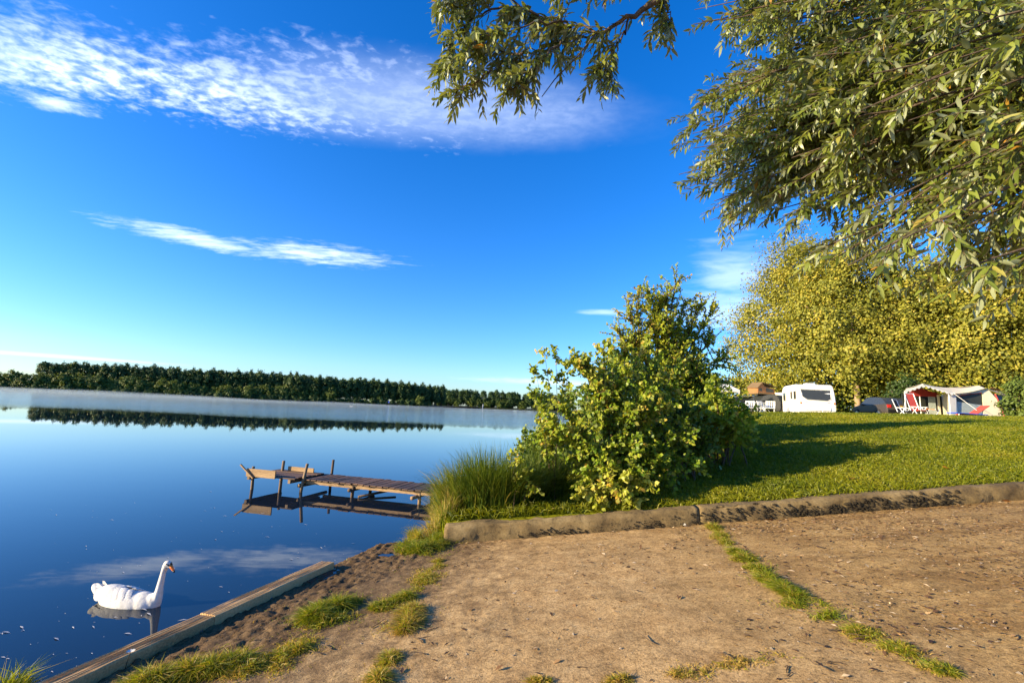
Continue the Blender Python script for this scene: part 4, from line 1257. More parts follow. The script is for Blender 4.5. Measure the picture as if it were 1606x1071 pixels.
def willow_twig(p, d, ll, nl, leaf_l, dr=0.3):
    e = p + d * ll - np.array([0, 0, dr * ll]); m = p + d * ll * 0.6
    tp = bezier(p, m, e, 6); twigs.append((tp, np.linspace(.0035, .0012, 6)))
    q = np.linspace(0.06, 1.0, nl); kk = np.minimum((q * 5).astype(int), 4); ff = (q * 5 - kk)[:, None]
    lp = tp[kk] * (1 - ff) + tp[kk + 1] * ff; td = unit(tp[kk + 1] - tp[kk])
    s = unit(np.cross(td, rng.normal(size=3))); s2 = np.cross(td, s); ph = np.arange(nl) * 2.4 + rng.random() * 6
    side = s * np.cos(ph)[:, None] + s2 * np.sin(ph)[:, None]
    D = unit(td * 0.75 + side * 0.75 - [0, 0, 0.30] + rng.normal(0, .12, (nl, 3)))
    Nn = unit(np.array([0, 0, 1.0]) + td * 0.2 + rng.normal(0, .5, (nl, 3)))
    L = leaf_l * rng.uniform(.7, 1.2, nl) * np.where(q > 0.9, 0.75, 1)
    LA.append((lp, D, Nn, L, L * rng.uniform(.17, .25, nl), np.clip(rng.normal(0.45 + rng.normal(0, .12), .18, nl), 0, 1)))


def willow_limb(pts, r0, r1, n_tw, tl, nl, leaf, from_t=0.45, bias=(-0.7, 0.1, -0.2), keep=True):
    pts = np.array(pts); n = len(pts)
    tt = np.linspace(0, n - 1, n * 4); k = np.minimum(tt.astype(int), n - 2); f = (tt - k)[:, None]
    pl = pts[k] * (1 - f) + pts[k + 1] * f
    for _ in range(3):
        pl[1:-1] = (pl[:-2] + pl[1:-1] * 2 + pl[2:]) / 4
    pl[1:-1] += rng.normal(0, .012, pl[1:-1].shape)
    limbs.append((pl, np.linspace(r0, r1, len(pl))))
    for j in range(n_tw):
        t = from_t + (1 - from_t) * rng.random(); i = min(int(t * (len(pl) - 1)), len(pl) - 2)
        ax = unit(pl[i + 1] - pl[i]); d = unit(ax * 0.6 + np.array(bias) + rng.normal(0, .55, 3))
        willow_twig(pl[i] + rng.normal(0, .01, 3), d, tl * rng.uniform(.55, 1.2), nl, leaf)


# left spray
A0 = [FORK, at_y(1420, -420, 2.3), at_y(1180, -130, 2.6), at_y(1060, -20, 2.75), at_y(985, 30, 2.8), at_y(935, 52, 2.85)]
willow_limb(A0, .05, .009, 6, .26, 14, .085, .82)
for pts, nt_ in [([(935, 52), (890, 35), (845, 25), (790, 10)], 12), ([(935, 52), (880, 66), (820, 85), (770, 110)], 14), ([(890, 35), (830, 40), (760, 55), (722, 80)], 12),
                 ([(985, 30), (975, 60), (950, 95), (940, 110)], 8), ([(880, 66), (850, 95), (820, 120), (795, 140)], 11), ([(845, 25), (790, -10), (730, -10), (700, 5)], 12),
                 ([(1060, -20), (1000, -25), (930, -20), (870, -30)], 13), ([(1060, -20), (1040, 0), (1050, 20), (1045, 35)], 7), ([(820, 85), (770, 80), (720, 95), (705, 110)], 9), ([(790, 10), (740, 30), (705, 70), (700, 90)], 10),
                 ([(770, 110), (750, 125), (730, 135), (722, 142)], 6)]:
    Yo = 2.85 + rng.normal(0, .10)
    willow_limb([at_y(a, b, 2.85 if i == 0 else Yo) for i, (a, b) in enumerate(pts)], .008, .002, int(nt_ * 2.0), .19, 15, .085, .10, (-0.35, 0.0, -0.35))
pl = np.array([at_y(a, b, 2.85) for a, b in [(935, 52), (905, 90), (870, 125), (850, 152)]]); limbs.append((pl, np.linspace(.006, .003, 4)))

POLY = [(1085, -60), (1160, 20), (1165, 80), (1120, 125), (1075, 165), (1035, 200), (1070, 245), (1060, 300), (1110, 350), (1180, 345), (1240, 350), (1290, 400), (1380, 430), (1460, 460), (1660, 470), (1700, -60)]


def in_poly(x, y, poly):
    c = False; n = len(poly)
    for i in range(n):
        x1, y1 = poly[i]; x2, y2 = poly[(i + 1) % n]
        if (y1 > y) != (y2 > y) and x < (x2 - x1) * (y - y1) / (y2 - y1) + x1:
            c = not c
    return c


cnt = 0
while cnt < 228:
    px, py = (rng.uniform(1030, 1690), rng.uniform(-60, 470)) if cnt % 3 else (rng.uniform(1030, 1300), rng.uniform(60, 390))
    if not in_poly(px, py, POLY) or (py > 400 and rng.random() < 0.3):
        continue
    lo = np.interp(px, [1030, 1200, 1400, 1650], [4.0, 3.2, 2.1, 1.7]); hi = np.interp(px, [1030, 1200, 1400, 1650], [5.0, 5.4, 5.2, 4.6])
    Y = rng.uniform(lo, hi) if cnt % 5 else rng.uniform(lo, lo + .5)
    tip = at_y(px, py, Y)
    mid = FORK * 0.5 + tip * 0.5 + np.array([0.2, 0.1, 0.7]) + rng.normal(0, .25, 3)
    pl = bezier(FORK, mid, tip, 6)
    near = Y < 2.8
    willow_limb(pl, .04, .003, 14 if near else 22, .30 if near else .34, 18 if near else 22, .090, .62 if near else .55, (-0.55, 0.0, -0.15))
    cnt += 1
for i in range(16):
    px, py = rng.uniform(1075, 1230), rng.uniform(-40, 45); Y = rng.uniform(3.2, 4.4)
    tip = at_y(px, py, Y); mid = FORK * 0.5 + tip * 0.5 + np.array([0.2, 0.1, 0.7]) + rng.normal(0, .2, 3)
    willow_limb(bezier(FORK, mid, tip, 6), .03, .003, 12, .30, 18, .088, .70, (-0.5, 0.0, -0.2))
for i in range(20):
    px, py = rng.uniform(1230, 1680), rng.uniform(350, 455); Y = rng.uniform(2.0, 4.4)
    py = min(py, 385 + (px - 1230) * 0.32)
    tip = at_y(px, py, Y); mid = FORK * 0.5 + tip * 0.5 + np.array([0.2, 0.1, 0.6]) + rng.normal(0, .2, 3)
    willow_limb(bezier(FORK, mid, tip, 6), .03, .003, 13, .28, 18, .088, .66, (-0.5, 0.0, -0.2))
o0 = np.array(TR)
for (pl, rr) in limbs:
    mb = MB(); mb.tube([Vector(p - o0) for p in pl], list(rr), 6, cap=False); mb.build('branch', M['bark'], wil, True)
mb = MB()
for (pl, rr) in twigs:
    mb.tube([Vector(p - o0) for p in pl], list(rr), 3, cap=False)
o = mb.build('twigs', M['twig'], wil); o['kind'] = 'stuff'
WA = [np.concatenate(c) for c in zip(*LA)]
WA[4] = WA[4] * 1.22
split_leaves(wil, 'foliage', *WA, LEAF_LANCE, M['willow'], M['willow_one'], 'lance', 300)


# ------------------------------------------------------------------ plane trees and hedge behind the camp
def crown_arrays(c, r, n_cl, per, leaf, sig=0.13, power=0.45, flat=0.6, low=-0.75, cone=0.0, tint=(0.5, 0.2)):
    d = rand_dirs(n_cl * 2); d = d[d[:, 2] > low][:n_cl]; n_cl = len(d)
    q = (0.35 + 0.65 * rng.random(n_cl) ** power)
    lump = 1 + 0.10 * np.sin(d[:, 0] * 5 + c[0]) * np.cos(d[:, 2] * 6 + c[1]) + 0.08 * np.sin(d[:, 1] * 9 + 1)
    h = np.clip(d[:, 2], 0, 1); rad = np.array(r)[None] * (q * lump)[:, None]
    cc = d * rad; cc[:, :2] *= (1 - cone * h)[:, None]
    s = sig * (np.array(r).mean())
    P = np.repeat(cc, per, 0) + rng.normal(size=(n_cl * per, 3)) * s * np.array([1, 1, flat]) * np.repeat(rng.uniform(.6, 1.3, n_cl), per)[:, None]
    out = unit(np.repeat(cc, per, 0)); n = len(P)
    loc = unit(P - np.repeat(cc, per, 0)); N = unit(out * 0.45 + loc * 0.75 + np.array([0, 0, 0.3]) + np.array(to_sun) * 0.1 + rng.normal(0, .45, (n, 3))); D = unit(np.cross(N, rng.normal(size=(n, 3))) - [0, 0, .35])
    L = leaf * rng.uniform(.7, 1.3, n)
    t = np.clip(np.repeat(rng.normal(tint[0], tint[1] * .6, n_cl), per) + rng.normal(0, tint[1] * .6, n), 0, 1)
    return P, D, N, L, L * .85, t


def big_tree(name, x, y, zc, r, n_cl, per, leaf, mat, bark, label, cat='tree', group=None, cone=0.2, tint=(0.5, 0.2), trunk_r=0.3, low=-0.75, sig=.13):
    z0 = float(lawn_z(x, y)); root = empty(name, (x, y, z0))
    mb = MB(); mb.tube([(0, 0, -.3), (.05, 0, .4), (0.1, .05, (zc - z0) * .6), (0, 0, zc - z0 + r[2] * .4)], [trunk_r * 1.3, trunk_r, trunk_r * .8, trunk_r * .2], 10); mb.build('trunk', bark, root, True)
    for k in range(7):
        a = k * 0.9 + x; h = (zc - z0) * random.uniform(.45, .9)
        mb = MB(); mb.tube([(0.05, 0, h), (math.cos(a) * r[0] * .4, math.sin(a) * r[1] * .4, h + r[2] * .22), (math.cos(a) * r[0] * .75, math.sin(a) * r[1] * .75, h + r[2] * .4)], [trunk_r * .45, trunk_r * .28, .04], 6); mb.build('branch', bark, root, True)
    A = list(crown_arrays((0, 0, 0), r, n_cl, per, leaf, cone=cone, tint=tint, low=low, sig=sig)); A[0] = A[0] + [0, 0, zc - z0]
    leaves_obj('crown', *A, LEAF_TINY, mat, root)
    return tag(root, label, cat, group)


PG = 'yellowing plane trees behind the campsite'
for (px, Y, zc, r, lab, cone, ncl) in [
        (1258, 50, 11.5, (7.4, 6.5, 11.6), 'leftmost tall yellow green plane tree behind the white caravan', 0.45, 560),
        (1345, 42, 10.8, (6.0, 5.5, 9.4), 'yellow green plane tree whose trunk shows right of the caravan', 0.3, 480),
        (1455, 41, 9.5, (6.0, 5.5, 7.6), 'plane tree standing over the left end of the awning tent', 0.2, 480),
        (1560, 38, 9.0, (5.8, 5.2, 7.4), 'golden plane tree towering behind the right end of the awning tent', 0.2, 480),
        (1690, 36, 9.0, (5.5, 5.5, 7.5), 'plane tree cut off by the right edge behind the tent', 0.2, 300)]:
    p = at_y(px, 640, Y)
    big_tree('plane_tree', p[0], Y, zc, r, int(ncl * 1.0), 128, 0.205, M['plane'], M['bark_plane'], lab, 'tree', PG, cone, (0.5, 0.30), 0.26, low=-0.60 if px == 1345 else -0.85, sig=.105)


def bush_at(px, Y, zc, r, n_cl, per, leaf, mat, label, name='background_bush', group=None):
    p = at_y(px, 640, Y)
    return big_tree(name, p[0], Y, float(lawn_z(p[0], Y)) + zc, r, n_cl, per, leaf, mat, M['bark'], label, 'bush', group, 0.1, (0.4, .2), 0.06, low=-1, sig=.17)


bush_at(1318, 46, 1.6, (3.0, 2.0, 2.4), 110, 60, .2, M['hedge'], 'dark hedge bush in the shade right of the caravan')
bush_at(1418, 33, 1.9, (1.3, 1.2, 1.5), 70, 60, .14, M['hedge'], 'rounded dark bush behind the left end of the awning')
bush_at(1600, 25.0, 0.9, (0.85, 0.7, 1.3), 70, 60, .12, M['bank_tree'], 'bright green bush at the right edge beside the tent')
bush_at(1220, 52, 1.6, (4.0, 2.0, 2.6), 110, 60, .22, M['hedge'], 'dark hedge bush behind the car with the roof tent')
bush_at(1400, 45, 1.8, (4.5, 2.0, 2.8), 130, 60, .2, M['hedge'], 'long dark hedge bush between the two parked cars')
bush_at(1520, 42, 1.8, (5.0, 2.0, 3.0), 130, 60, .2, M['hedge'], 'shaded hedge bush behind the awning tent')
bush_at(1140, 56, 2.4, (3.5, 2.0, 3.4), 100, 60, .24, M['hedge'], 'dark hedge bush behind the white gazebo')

# ------------------------------------------------------------------ far shore trees
def far_variant(kind, seed):
    P_ = {'poplar': ((0, 0, 12.0), (4.1, 4.1, 9.3), 96, 34, 0.95, .13), 'round': ((0, 0, 5.8), (5.6, 5.0, 6.4), 80, 34, 0.95, .14), 'shrub': ((0, 0, 1.8), (4.8, 2.5, 3.2), 40, 26, .85, .17)}[kind]
    c, r, ncl, per, leaf, sig = P_
    A = list(crown_arrays((seed, seed * 2, 0), r, ncl, per, leaf, sig=sig, power=.35, flat=.8, low=-.9, cone=.15, tint=(.45, .25))); A[0] = A[0] + np.array(c)
    V, T, t = leaf_arrays(*A, LEAF_TINY); me = tri_mesh(kind + '_crown', V, T, t)
    me.materials.append(M['poplar'] if kind == 'poplar' else M['bank_tree'] if kind == 'round' else M['poplar'])
    mb = MB(); mb.tube([(0, 0, -.5), (0, 0, c[2] * .5), (0.1, 0, c[2] + r[2] * .5)], [.35, .26, .08], 6, cap=False); tm = mb.mesh(kind + '_trunk'); tm.materials.append(M['bark'])
    return me, tm


VAR = {k: [far_variant(k, s) for s in range(5)] for k in ('poplar', 'round', 'shrub')}


def far_tree(kind, name, x, y, s, label, cat, group, z=1.2):
    me, tm = random.choice(VAR[kind]); root = empty(name, (x, y, z), random.uniform(0, 6.28)); root.scale = (s * random.uniform(.9, 1.1), s * random.uniform(.9, 1.1), s * random.uniform(.92, 1.05))
    o = bpy.data.objects.new('crown', me); COL.objects.link(o); o.parent = root
    o = bpy.data.objects.new('trunk', tm); COL.objects.link(o); o.parent = root
    return tag(root, label, cat, group)


def along(line, d):
    for a, b in zip(line[:-1], line[1:]):
        L_ = math.hypot(b[0] - a[0], b[1] - a[1])
        if d <= L_:
            t = d / L_; return a[0] + (b[0] - a[0]) * t, a[1] + (b[1] - a[1]) * t
        d -= L_
    return line[-1]


VIS = [(-400, 326), (-385, 330), (-215, 380), (-66, 430)]
tot = sum(math.hypot(b[0] - a[0], b[1] - a[1]) for a, b in zip(VIS[:-1], VIS[1:]))
PL, RL = 'dark round headed poplar in rows on the far shore', 'lighter green rounded tree along the far waterline'
for row in range(3):
    d = 35.0 + row * 2
    while d < tot - 1:
        x, y = along(VIS, d)
        if row == 0 and d < 215:
            d += 6.6; continue                                  # the left stretch has bushes in front instead
        far_tree('poplar', 'poplar_tree', x + random.gauss(0, .4) + row * 2.5, y + 9 + row * 10 + random.gauss(0, .5), (0.98 + 0.03 * row) * float(np.interp(d, [0, 200, 300, tot], [1, 1.05, .98, .86])), PL, 'tree', 'poplar plantation on the far shore', 1.5)
        d += 6.6
d = 0.0
while d < 262:
    x, y = along(VIS, d)
    big = 0.85 + 0.35 * random.random()
    if 150 < d < 262 and random.random() < 0.3:
        big *= .7
    far_tree('round', 'waterside_tree', x, y + 6 + random.uniform(-1, 3), big, RL, 'tree', 'waterside trees on the far shore', 1.0); d += random.uniform(5.5, 9)
d = 0.0
while d < tot - 6:
    x, y = along(VIS, d); far_tree('shrub', 'shore_shrub', x, y + 2.6, random.uniform(.8, 1.3), 'dark low shrub at the water edge of the far shore', 'bush', 'dark shrubs along the far shore', .4); d += random.uniform(5, 8)
p = along(VIS, 3)
far_tree('round', 'waterside_tree', p[0] - 2, p[1] + 14, 1.85, 'taller dark tree at the far left edge of the far shore', 'tree', None, 1.0)
far_tree('round', 'waterside_tree', -83, 425, 0.85, 'lone rounded lighter tree at the tip of the far plantation', 'tree', None, 0.6)
for row in range(2):
    x = -125.0
    while x < 75:
        y = np.interp(x, [q[0] for q in BANK2], [q[1] for q in BANK2])
        far_tree('poplar' if random.random() < .6 else 'round', 'distant_tree', x + random.gauss(0, 1), y + 8 + row * 11, random.uniform(.92, 1.08) * (1.0 if row else .92), 'distant dark tree on the farther bank right of the plantation', 'tree', 'trees on the farther bank', 1.2); x += 5.2

# ------------------------------------------------------------------ mist lying on the far water
mm, nt, b = new_mat('mist_volume')
nt.nodes.remove(b); pv = nd(nt, 'VolumePrincipled'); pv.inputs['Color'].default_value = (.70, .87, 1, 1); pv.inputs['Density'].default_value = 0.0024; pv.inputs['Anisotropy'].default_value = 0.2
lk(nt, pv.outputs[0], nt.nodes['Material Output'].inputs['Volume'])
xs = np.linspace(-420, 40, 60); ys = np.linspace(0, 1, 14)
Xm = np.repeat(xs[None], 14, 0); fy = np.interp(xs, [-420, -385, -215, -62, 40], [318, 329, 378, 428, 430]); Ym = 70 + (fy - 1 - 70)[None] * ys[:, None]
edge = np.minimum(1, np.minimum(ys[:, None] * 6, (1 - ys[:, None]) * 40)) * np.minimum(1, np.minimum(np.arange(60), 59 - np.arange(60)) / 4)[None]
top = 0.06 + edge * (0.75 + 0.5 * vnoise(Xm, Ym, 0.03, 31) + 0.35 * vnoise(Xm, Ym, .09, 32)) * (1.0 + 1.3 * smooth(-60, -260, Xm))
V = np.concatenate([np.stack([Xm, Ym, top + .05], -1).reshape(-1, 3), np.stack([Xm, Ym, np.full_like(Xm, 0.03)], -1).reshape(-1, 3)])
ii = np.arange(60 * 14).reshape(14, 60); off = 60 * 14
a, b_, c, d = ii[:-1, :-1].ravel(), ii[:-1, 1:].ravel(), ii[1:, 1:].ravel(), ii[1:, :-1].ravel()
T = [np.stack([a, b_, c], -1), np.stack([a, c, d], -1), np.stack([a, c, b_], -1) + off, np.stack([a, d, c], -1) + off]
bd = np.concatenate([ii[0, :], ii[1:, -1], ii[-1, -2::-1], ii[-2:0:-1, 0]]); nb = np.roll(bd, -1)
T += [np.stack([bd, bd + off, nb + off], -1), np.stack([bd, nb + off, nb], -1)]
mist = link('mist', tri_mesh('mist', V, np.concatenate(T)), mm); mist['kind'] = 'stuff'; mist['label'] = 'thin white morning mist lying low over the far water'

# ------------------------------------------------------------------ campsite
def gz(x, y):
    return float(lawn_z(x, y))


def camp(px, Y, name, rz=0.0):
    p = at_y(px, 640, Y); return empty(name, (p[0], Y, gz(p[0], Y)), rz)


# caravan: local x across the front, y towards its rear, z up
p = at_y(1278, 640, 31)
cv = empty('caravan', (p[0], 30.7, gz(p[0], 31) - 0.02), R(-18)); tag(cv, 'white touring caravan with wide dark front window parked on the grass', 'caravan')
prof = [(0.22, .42), (0.03, .70), (0.0, 1.0), (0.06, 1.35), (0.20, 1.85), (0.36, 2.22), (0.55, 2.40), (0.9, 2.48), (3.6, 2.50), (4.1, 2.42), (4.35, 2.2), (4.42, 1.5), (4.42, .55), (4.3, .42)]
mb = MB(); n = len(prof)
mb.add([(-1.08, y, z) for y, z in prof] + [(1.08, y, z) for y, z in prof], [tuple(range(n)), tuple(reversed(range(n, 2 * n)))] + [(i, i + n, (i + 1) % n + n, (i + 1) % n) for i in range(n)])
body = mb.build('body', M['white_paint'], cv, bevel=0.07)


def front(u_, z):            # a point on the sloping front panel
    y = np.interp(z, [1.0, 1.35, 1.85, 2.22], [0, .06, .20, .36]); return (u_, float(y) - 0.02, z)


def win(corners, name='front_window', parent=cv, mat='glass', th=0.03):
    mb = MB(); mb.sheet(corners, th); return mb.build(name, M[mat], parent, bevel=.008)


fw = win([front(-.86, 2.10), front(-.80, 1.62), front(-.55, 1.42), front(.60, 1.36), front(.80, 1.48), front(.86, 2.06)])
mb = MB(); pts = [front(-.90, 2.14), front(-.84, 1.60), front(-.56, 1.38), front(.62, 1.32), front(.84, 1.46), front(.90, 2.10), front(-.90, 2.14)]
mb.tube([Vector(q) + Vector((0, -.005, 0)) for q in pts], .018, 6); mb.build('frame', M['canvas_grey'], fw)
for (y0, y1, z0, z1) in ((.55, 1.15, 1.45, 2.0), (1.5, 1.95, 1.5, 2.0), (3.3, 3.95, 1.4, 2.0)):
    w_ = win([(-1.085, y0, z1), (-1.085, y0, z0), (-1.085, y1, z0), (-1.085, y1, z1)], 'side_window')
    mb = MB(); mb.tube([(-1.10, y0, z0), (-1.10, y1, z0), (-1.10, y1, z1), (-1.10, y0, z1), (-1.10, y0, z0)], .02, 5); mb.build('frame', M['canvas_grey'], w_)
mb = MB(); mb.box((0, .005, 1.0), (2.1, .03, .04)); mb.build('trim_strip', M['canvas_grey'], cv)
mb = MB(); mb.box((0, -.01, .82), (1.5, .05, .26)); mb.build('gas_locker_lid', M['white_plastic'], cv, bevel=.03)
mb = MB(); mb.box((0.0, 0.06, .56), (1.9, .08, .06)); mb.build('bumper', M['canvas_grey'], cv)
mb = MB(); mb.bar((-.6, .3, .42), (0, -1.1, .45), .07); mb.bar((.6, .3, .42), (0, -1.1, .45), .07); mb.bar((0, -1.0, .45), (0, -1.35, .5), .09); mb.build('tow_bar', M['metal'], cv)
mb = MB(); mb.tube([(0, -.95, .12), (0, -.95, .85)], .03, 7); mb.build('jockey_post', M['metal'], cv)
for s in (-1, 1):
    mb = MB(); mb.tube([(s * .95, 2.5, .32), (s * 1.1, 2.5, .32)], [.33, .33], 18); wl = mb.build('wheel', M['rubber'], cv); mb = MB(); mb.tube([(s * 1.1, 2.5, .32), (s * 1.115, 2.5, .32)], .19, 14); mb.build('rim', M['metal'], wl)
    mb = MB(); mb.tube([(s * .85, .45, .42), (s * .9, .4, .0)], .025, 5); mb.build('corner_steady', M['metal'], cv)
    mb = MB(); mb.box((s * .98, -0.005, 1.18), (.10, .03, .14)); mb.build('marker_light', M['orange_cloth'], cv, bevel=.01)
mb = MB(); mb.box((0, 1.6, 2.55), (.6, .6, .10)); mb.build('roof_vent', M['white_plastic'], cv, bevel=.03)
mb = MB(); mb.box((0, 3.1, 2.55), (.45, .45, .09)); mb.build('roof_vent', M['white_plastic'], cv, bevel=.03)
mb = MB(); mb.tube([(.55, .0, 1.22), (.75, -.02, 1.22)], .015, 5); mb.build('grab_handle', M['black'], cv)
mb = MB(); mb.tube([(-.75, .0, 1.22), (-.55, -.02, 1.22)], .015, 5); mb.build('grab_handle', M['black'], cv)


def make_car(root, paint, h=1.5, length=4.3, hatch=True):
    """faces local -X ... front at -length/2"""
    hw = 0.88; st = [(-.50, .55, .56, .80), (-.485, .68, .70, .84), (-.40, .82, .84, .87), (-.22, .93, .95, .88), (-.10, .95, h * .93, .88), (.0, .96, h, .88), (.18, .97, h, .88), (.33, .98, h * .965, .88), (.43, 1.0, h * .80, .87), (.48, .98, 1.02, .85), (.50, .62, .64, .80)]
    body, glass, roof = MB(), MB(), MB(); rings = []
    for (t, zb, zt_, w) in st:
        x = t * length; ins = 0.14 * min(1, max(0, (zt_ - zb) / .5))
        rings.append([(x, -w * .93, .26), (x, -w, .50), (x, -w, zb), (x, -w + ins + .0, zt_), (x, w - ins, zt_), (x, w, zb), (x, w, .50), (x, w * .93, .26)])
    for a, b in zip(rings[:-1], rings[1:]):
        for j in range(8):
            q = [a[j], a[(j + 1) % 8], b[(j + 1) % 8], b[j]]
            tall = max(a[3][2] - a[2][2], b[3][2] - b[2][2]) > .12
            if tall and j in (2, 4):
                glass.add(q, [(0, 1, 2, 3)])
            elif j == 3 and tall and (abs(a[3][2] - b[3][2]) > .12):
                glass.add(q, [(0, 1, 2, 3)])
            else:
                body.add(q, [(0, 1, 2, 3)])
    body.add(rings[0], [tuple(reversed(range(8)))]); body.add(rings[-1], [tuple(range(8))])
    body.build('body', M[paint], root, bevel=.03); glass.build('windows', M['glass'], root)
    for x in (-.31 * length, .30 * length):
        for s in (-1, 1):
            mb = MB(); mb.tube([(x, s * .72, .33), (x, s * .91, .33)], .33, 18); w_ = mb.build('wheel', M['rubber'], root)
            mb = MB(); mb.tube([(x, s * .91, .33), (x, s * .925, .33)], .21, 12); mb.build('rim', M['metal'], w_)
    for s in (-1, 1):
        mb = MB(); mb.box((.485 * length, s * .68, .86), (.12, .26, .22)); mb.build('tail_light', M['red_light'], root, bevel=.03)
        mb = MB(); mb.box((-.475 * length, s * .62, .70), (.16, .34, .14)); mb.build('headlight', M['white_plastic'], root, bevel=.03)
        mb = MB(); mb.box((-.12 * length, s * .98, .98), (.12, .2, .13)); mb.build('mirror', M[paint], root, bevel=.03)
    mb = MB(); mb.box((.502 * length, 0, .52), (.10, 1.6, .22)); mb.build('rear_bumper', M['black'], root, bevel=.04)
    mb = MB(); mb.box((.508 * length, 0, .82), (.03, .52, .12)); mb.build('number_plate', M['plate'], root)


c1 = camp(1196, 36, 'parked_car', R(10)); c1.location.z += .30; make_car(c1, 'car_dark', 1.5); tag(c1, 'dark parked car carrying an orange roof tent left of the caravan', 'car', 'parked cars at the campsite')
# roof tent
rt = empty('roof_tent', c1.location + Vector((-0.15, -.15, 1.50)), R(10)); rt.scale = (.74, .8, .82); tag(rt, 'orange brown rooftop tent folded open on the dark car', 'tent')
mb = MB(); mb.box((0, 0, .06), (2.1, 1.5, .11)); mb.build('base', M['canvas_brown'], rt, bevel=.02)
mb = MB(); mb.add([(-1.0, -.7, .12), (-.1, -.7, .12), (-.1, -.7, .7), (-.55, -.75, 1.05), (-1.0, -.7, .6)], [(0, 1, 2, 3, 4)]); mb.add([(-1.0, -.7, .12), (-1.0, .7, .12), (-1.0, .7, .6), (-1.0, -.7, .6)], [(3, 2, 1, 0)]); mb.add([(-.1, -.7, .12), (1.0, -.7, .12), (1.0, -.7, .55), (-.1, -.7, .7)], [(0, 1, 2, 3)])
mb.add([(1.0, -.7, .12), (1.0, .7, .12), (1.0, .7, .55), (1.0, -.7, .55)], [(0, 1, 2, 3)]); mb.build('wall', M['canvas_orange'], rt)
mb = MB(); mb.sheet([(-1.15, -.85, .58), (-.5, -.85, 1.12), (-.35, .8, 1.18), (-1.1, .8, .64)], .03); mb.sheet([(-.5, -.88, 1.12), (1.2, -.9, .72), (1.2, .8, .76), (-.35, .8, 1.18)], .03); mb.build('fly_sheet', M['canvas_brown'], rt)
win([(-.02, -.715, .6), (-.02, -.715, .2), (.85, -.715, .2), (.85, -.715, .5)], 'opening', rt, 'mesh_dark', .01)
win([(-.85, -.715, .55), (-.85, -.715, .28), (-.5, -.715, .28), (-.5, -.715, .55)], 'opening', rt, 'mesh_dark', .01)

c2 = camp(1382, 33, 'parked_car', R(-100)); make_car(c2, 'car_bronze', 1.5); c2.location.z += .25; tag(c2, 'dark car with red tail lights parked between the caravan and the awning', 'car', 'parked cars at the campsite')

# gazebo
g = camp(1133, 38, 'white_gazebo'); g.location.z += .1; tag(g, 'white pop up gazebo half hidden behind the bushes', 'gazebo'); w2 = .95
for sx in (-1, 1):
    for sy in (-1, 1):
        mb = MB(); mb.tube([(sx * w2, sy * w2, 0), (sx * w2, sy * w2, 2.0)], .035, 6); mb.build('leg', M['white_paint'], g)
mb = MB(); c = (0, 0, 2.75); e = [(-1, -1, 2.05), (1, -1, 2.05), (1, 1, 2.05), (-1, 1, 2.05)]; e2 = [(x, y, 1.85) for x, y, z in e]
mb.add([c] + e + e2, [(0, 1, 2), (0, 2, 3), (0, 3, 4), (0, 4, 1), (1, 5, 6, 2), (2, 6, 7, 3), (3, 7, 8, 4), (4, 8, 5, 1)]); mb.build('canopy', M['canvas_white'], g)

# dark trailer and beige tent
t = camp(1160, 37, 'box_trailer', R(5)); t.location.z += .2; tag(t, 'dark grey box trailer between the gazebo and the car', 'trailer')
mb = MB(); mb.box((0, 0, .85), (2.0, 1.3, .9)); mb.build('body', M['mesh_dark'], t, bevel=.04); mb = MB(); mb.sheet([(-1.15, -.8, 1.38), (1.15, -.8, 1.5), (1.15, .8, 1.5), (-1.15, .8, 1.38)], .03); mb.build('cover', M['canvas_grey'], t)
for s in (-1, 1):
    mb = MB(); mb.tube([(0, s * .68, .32), (0, s * .82, .32)], .32, 14); mb.build('wheel', M['rubber'], t)
t = camp(1222, 38, 'ridge_tent', R(15)); t.location.z += .35; tag(t, 'small beige tent tucked in behind the caravan', 'tent')
mb = MB(); mb.add([(-1.1, -1, 0), (1.1, -1, 0), (0, -1, 1.75), (-1.1, 1.2, 0), (1.1, 1.2, 0), (0, 1.2, 1.75)], [(0, 1, 2), (4, 3, 5), (0, 2, 5, 3), (1, 4, 5, 2)]); mb.build('canvas', M['canvas'], t)
mb = MB(); mb.add([(-.35, -1.012, 0), (.35, -1.012, 0), (0, -1.012, 1.35)], [(0, 1, 2)]); mb.build('door_flap', M['canvas_grey'], t)


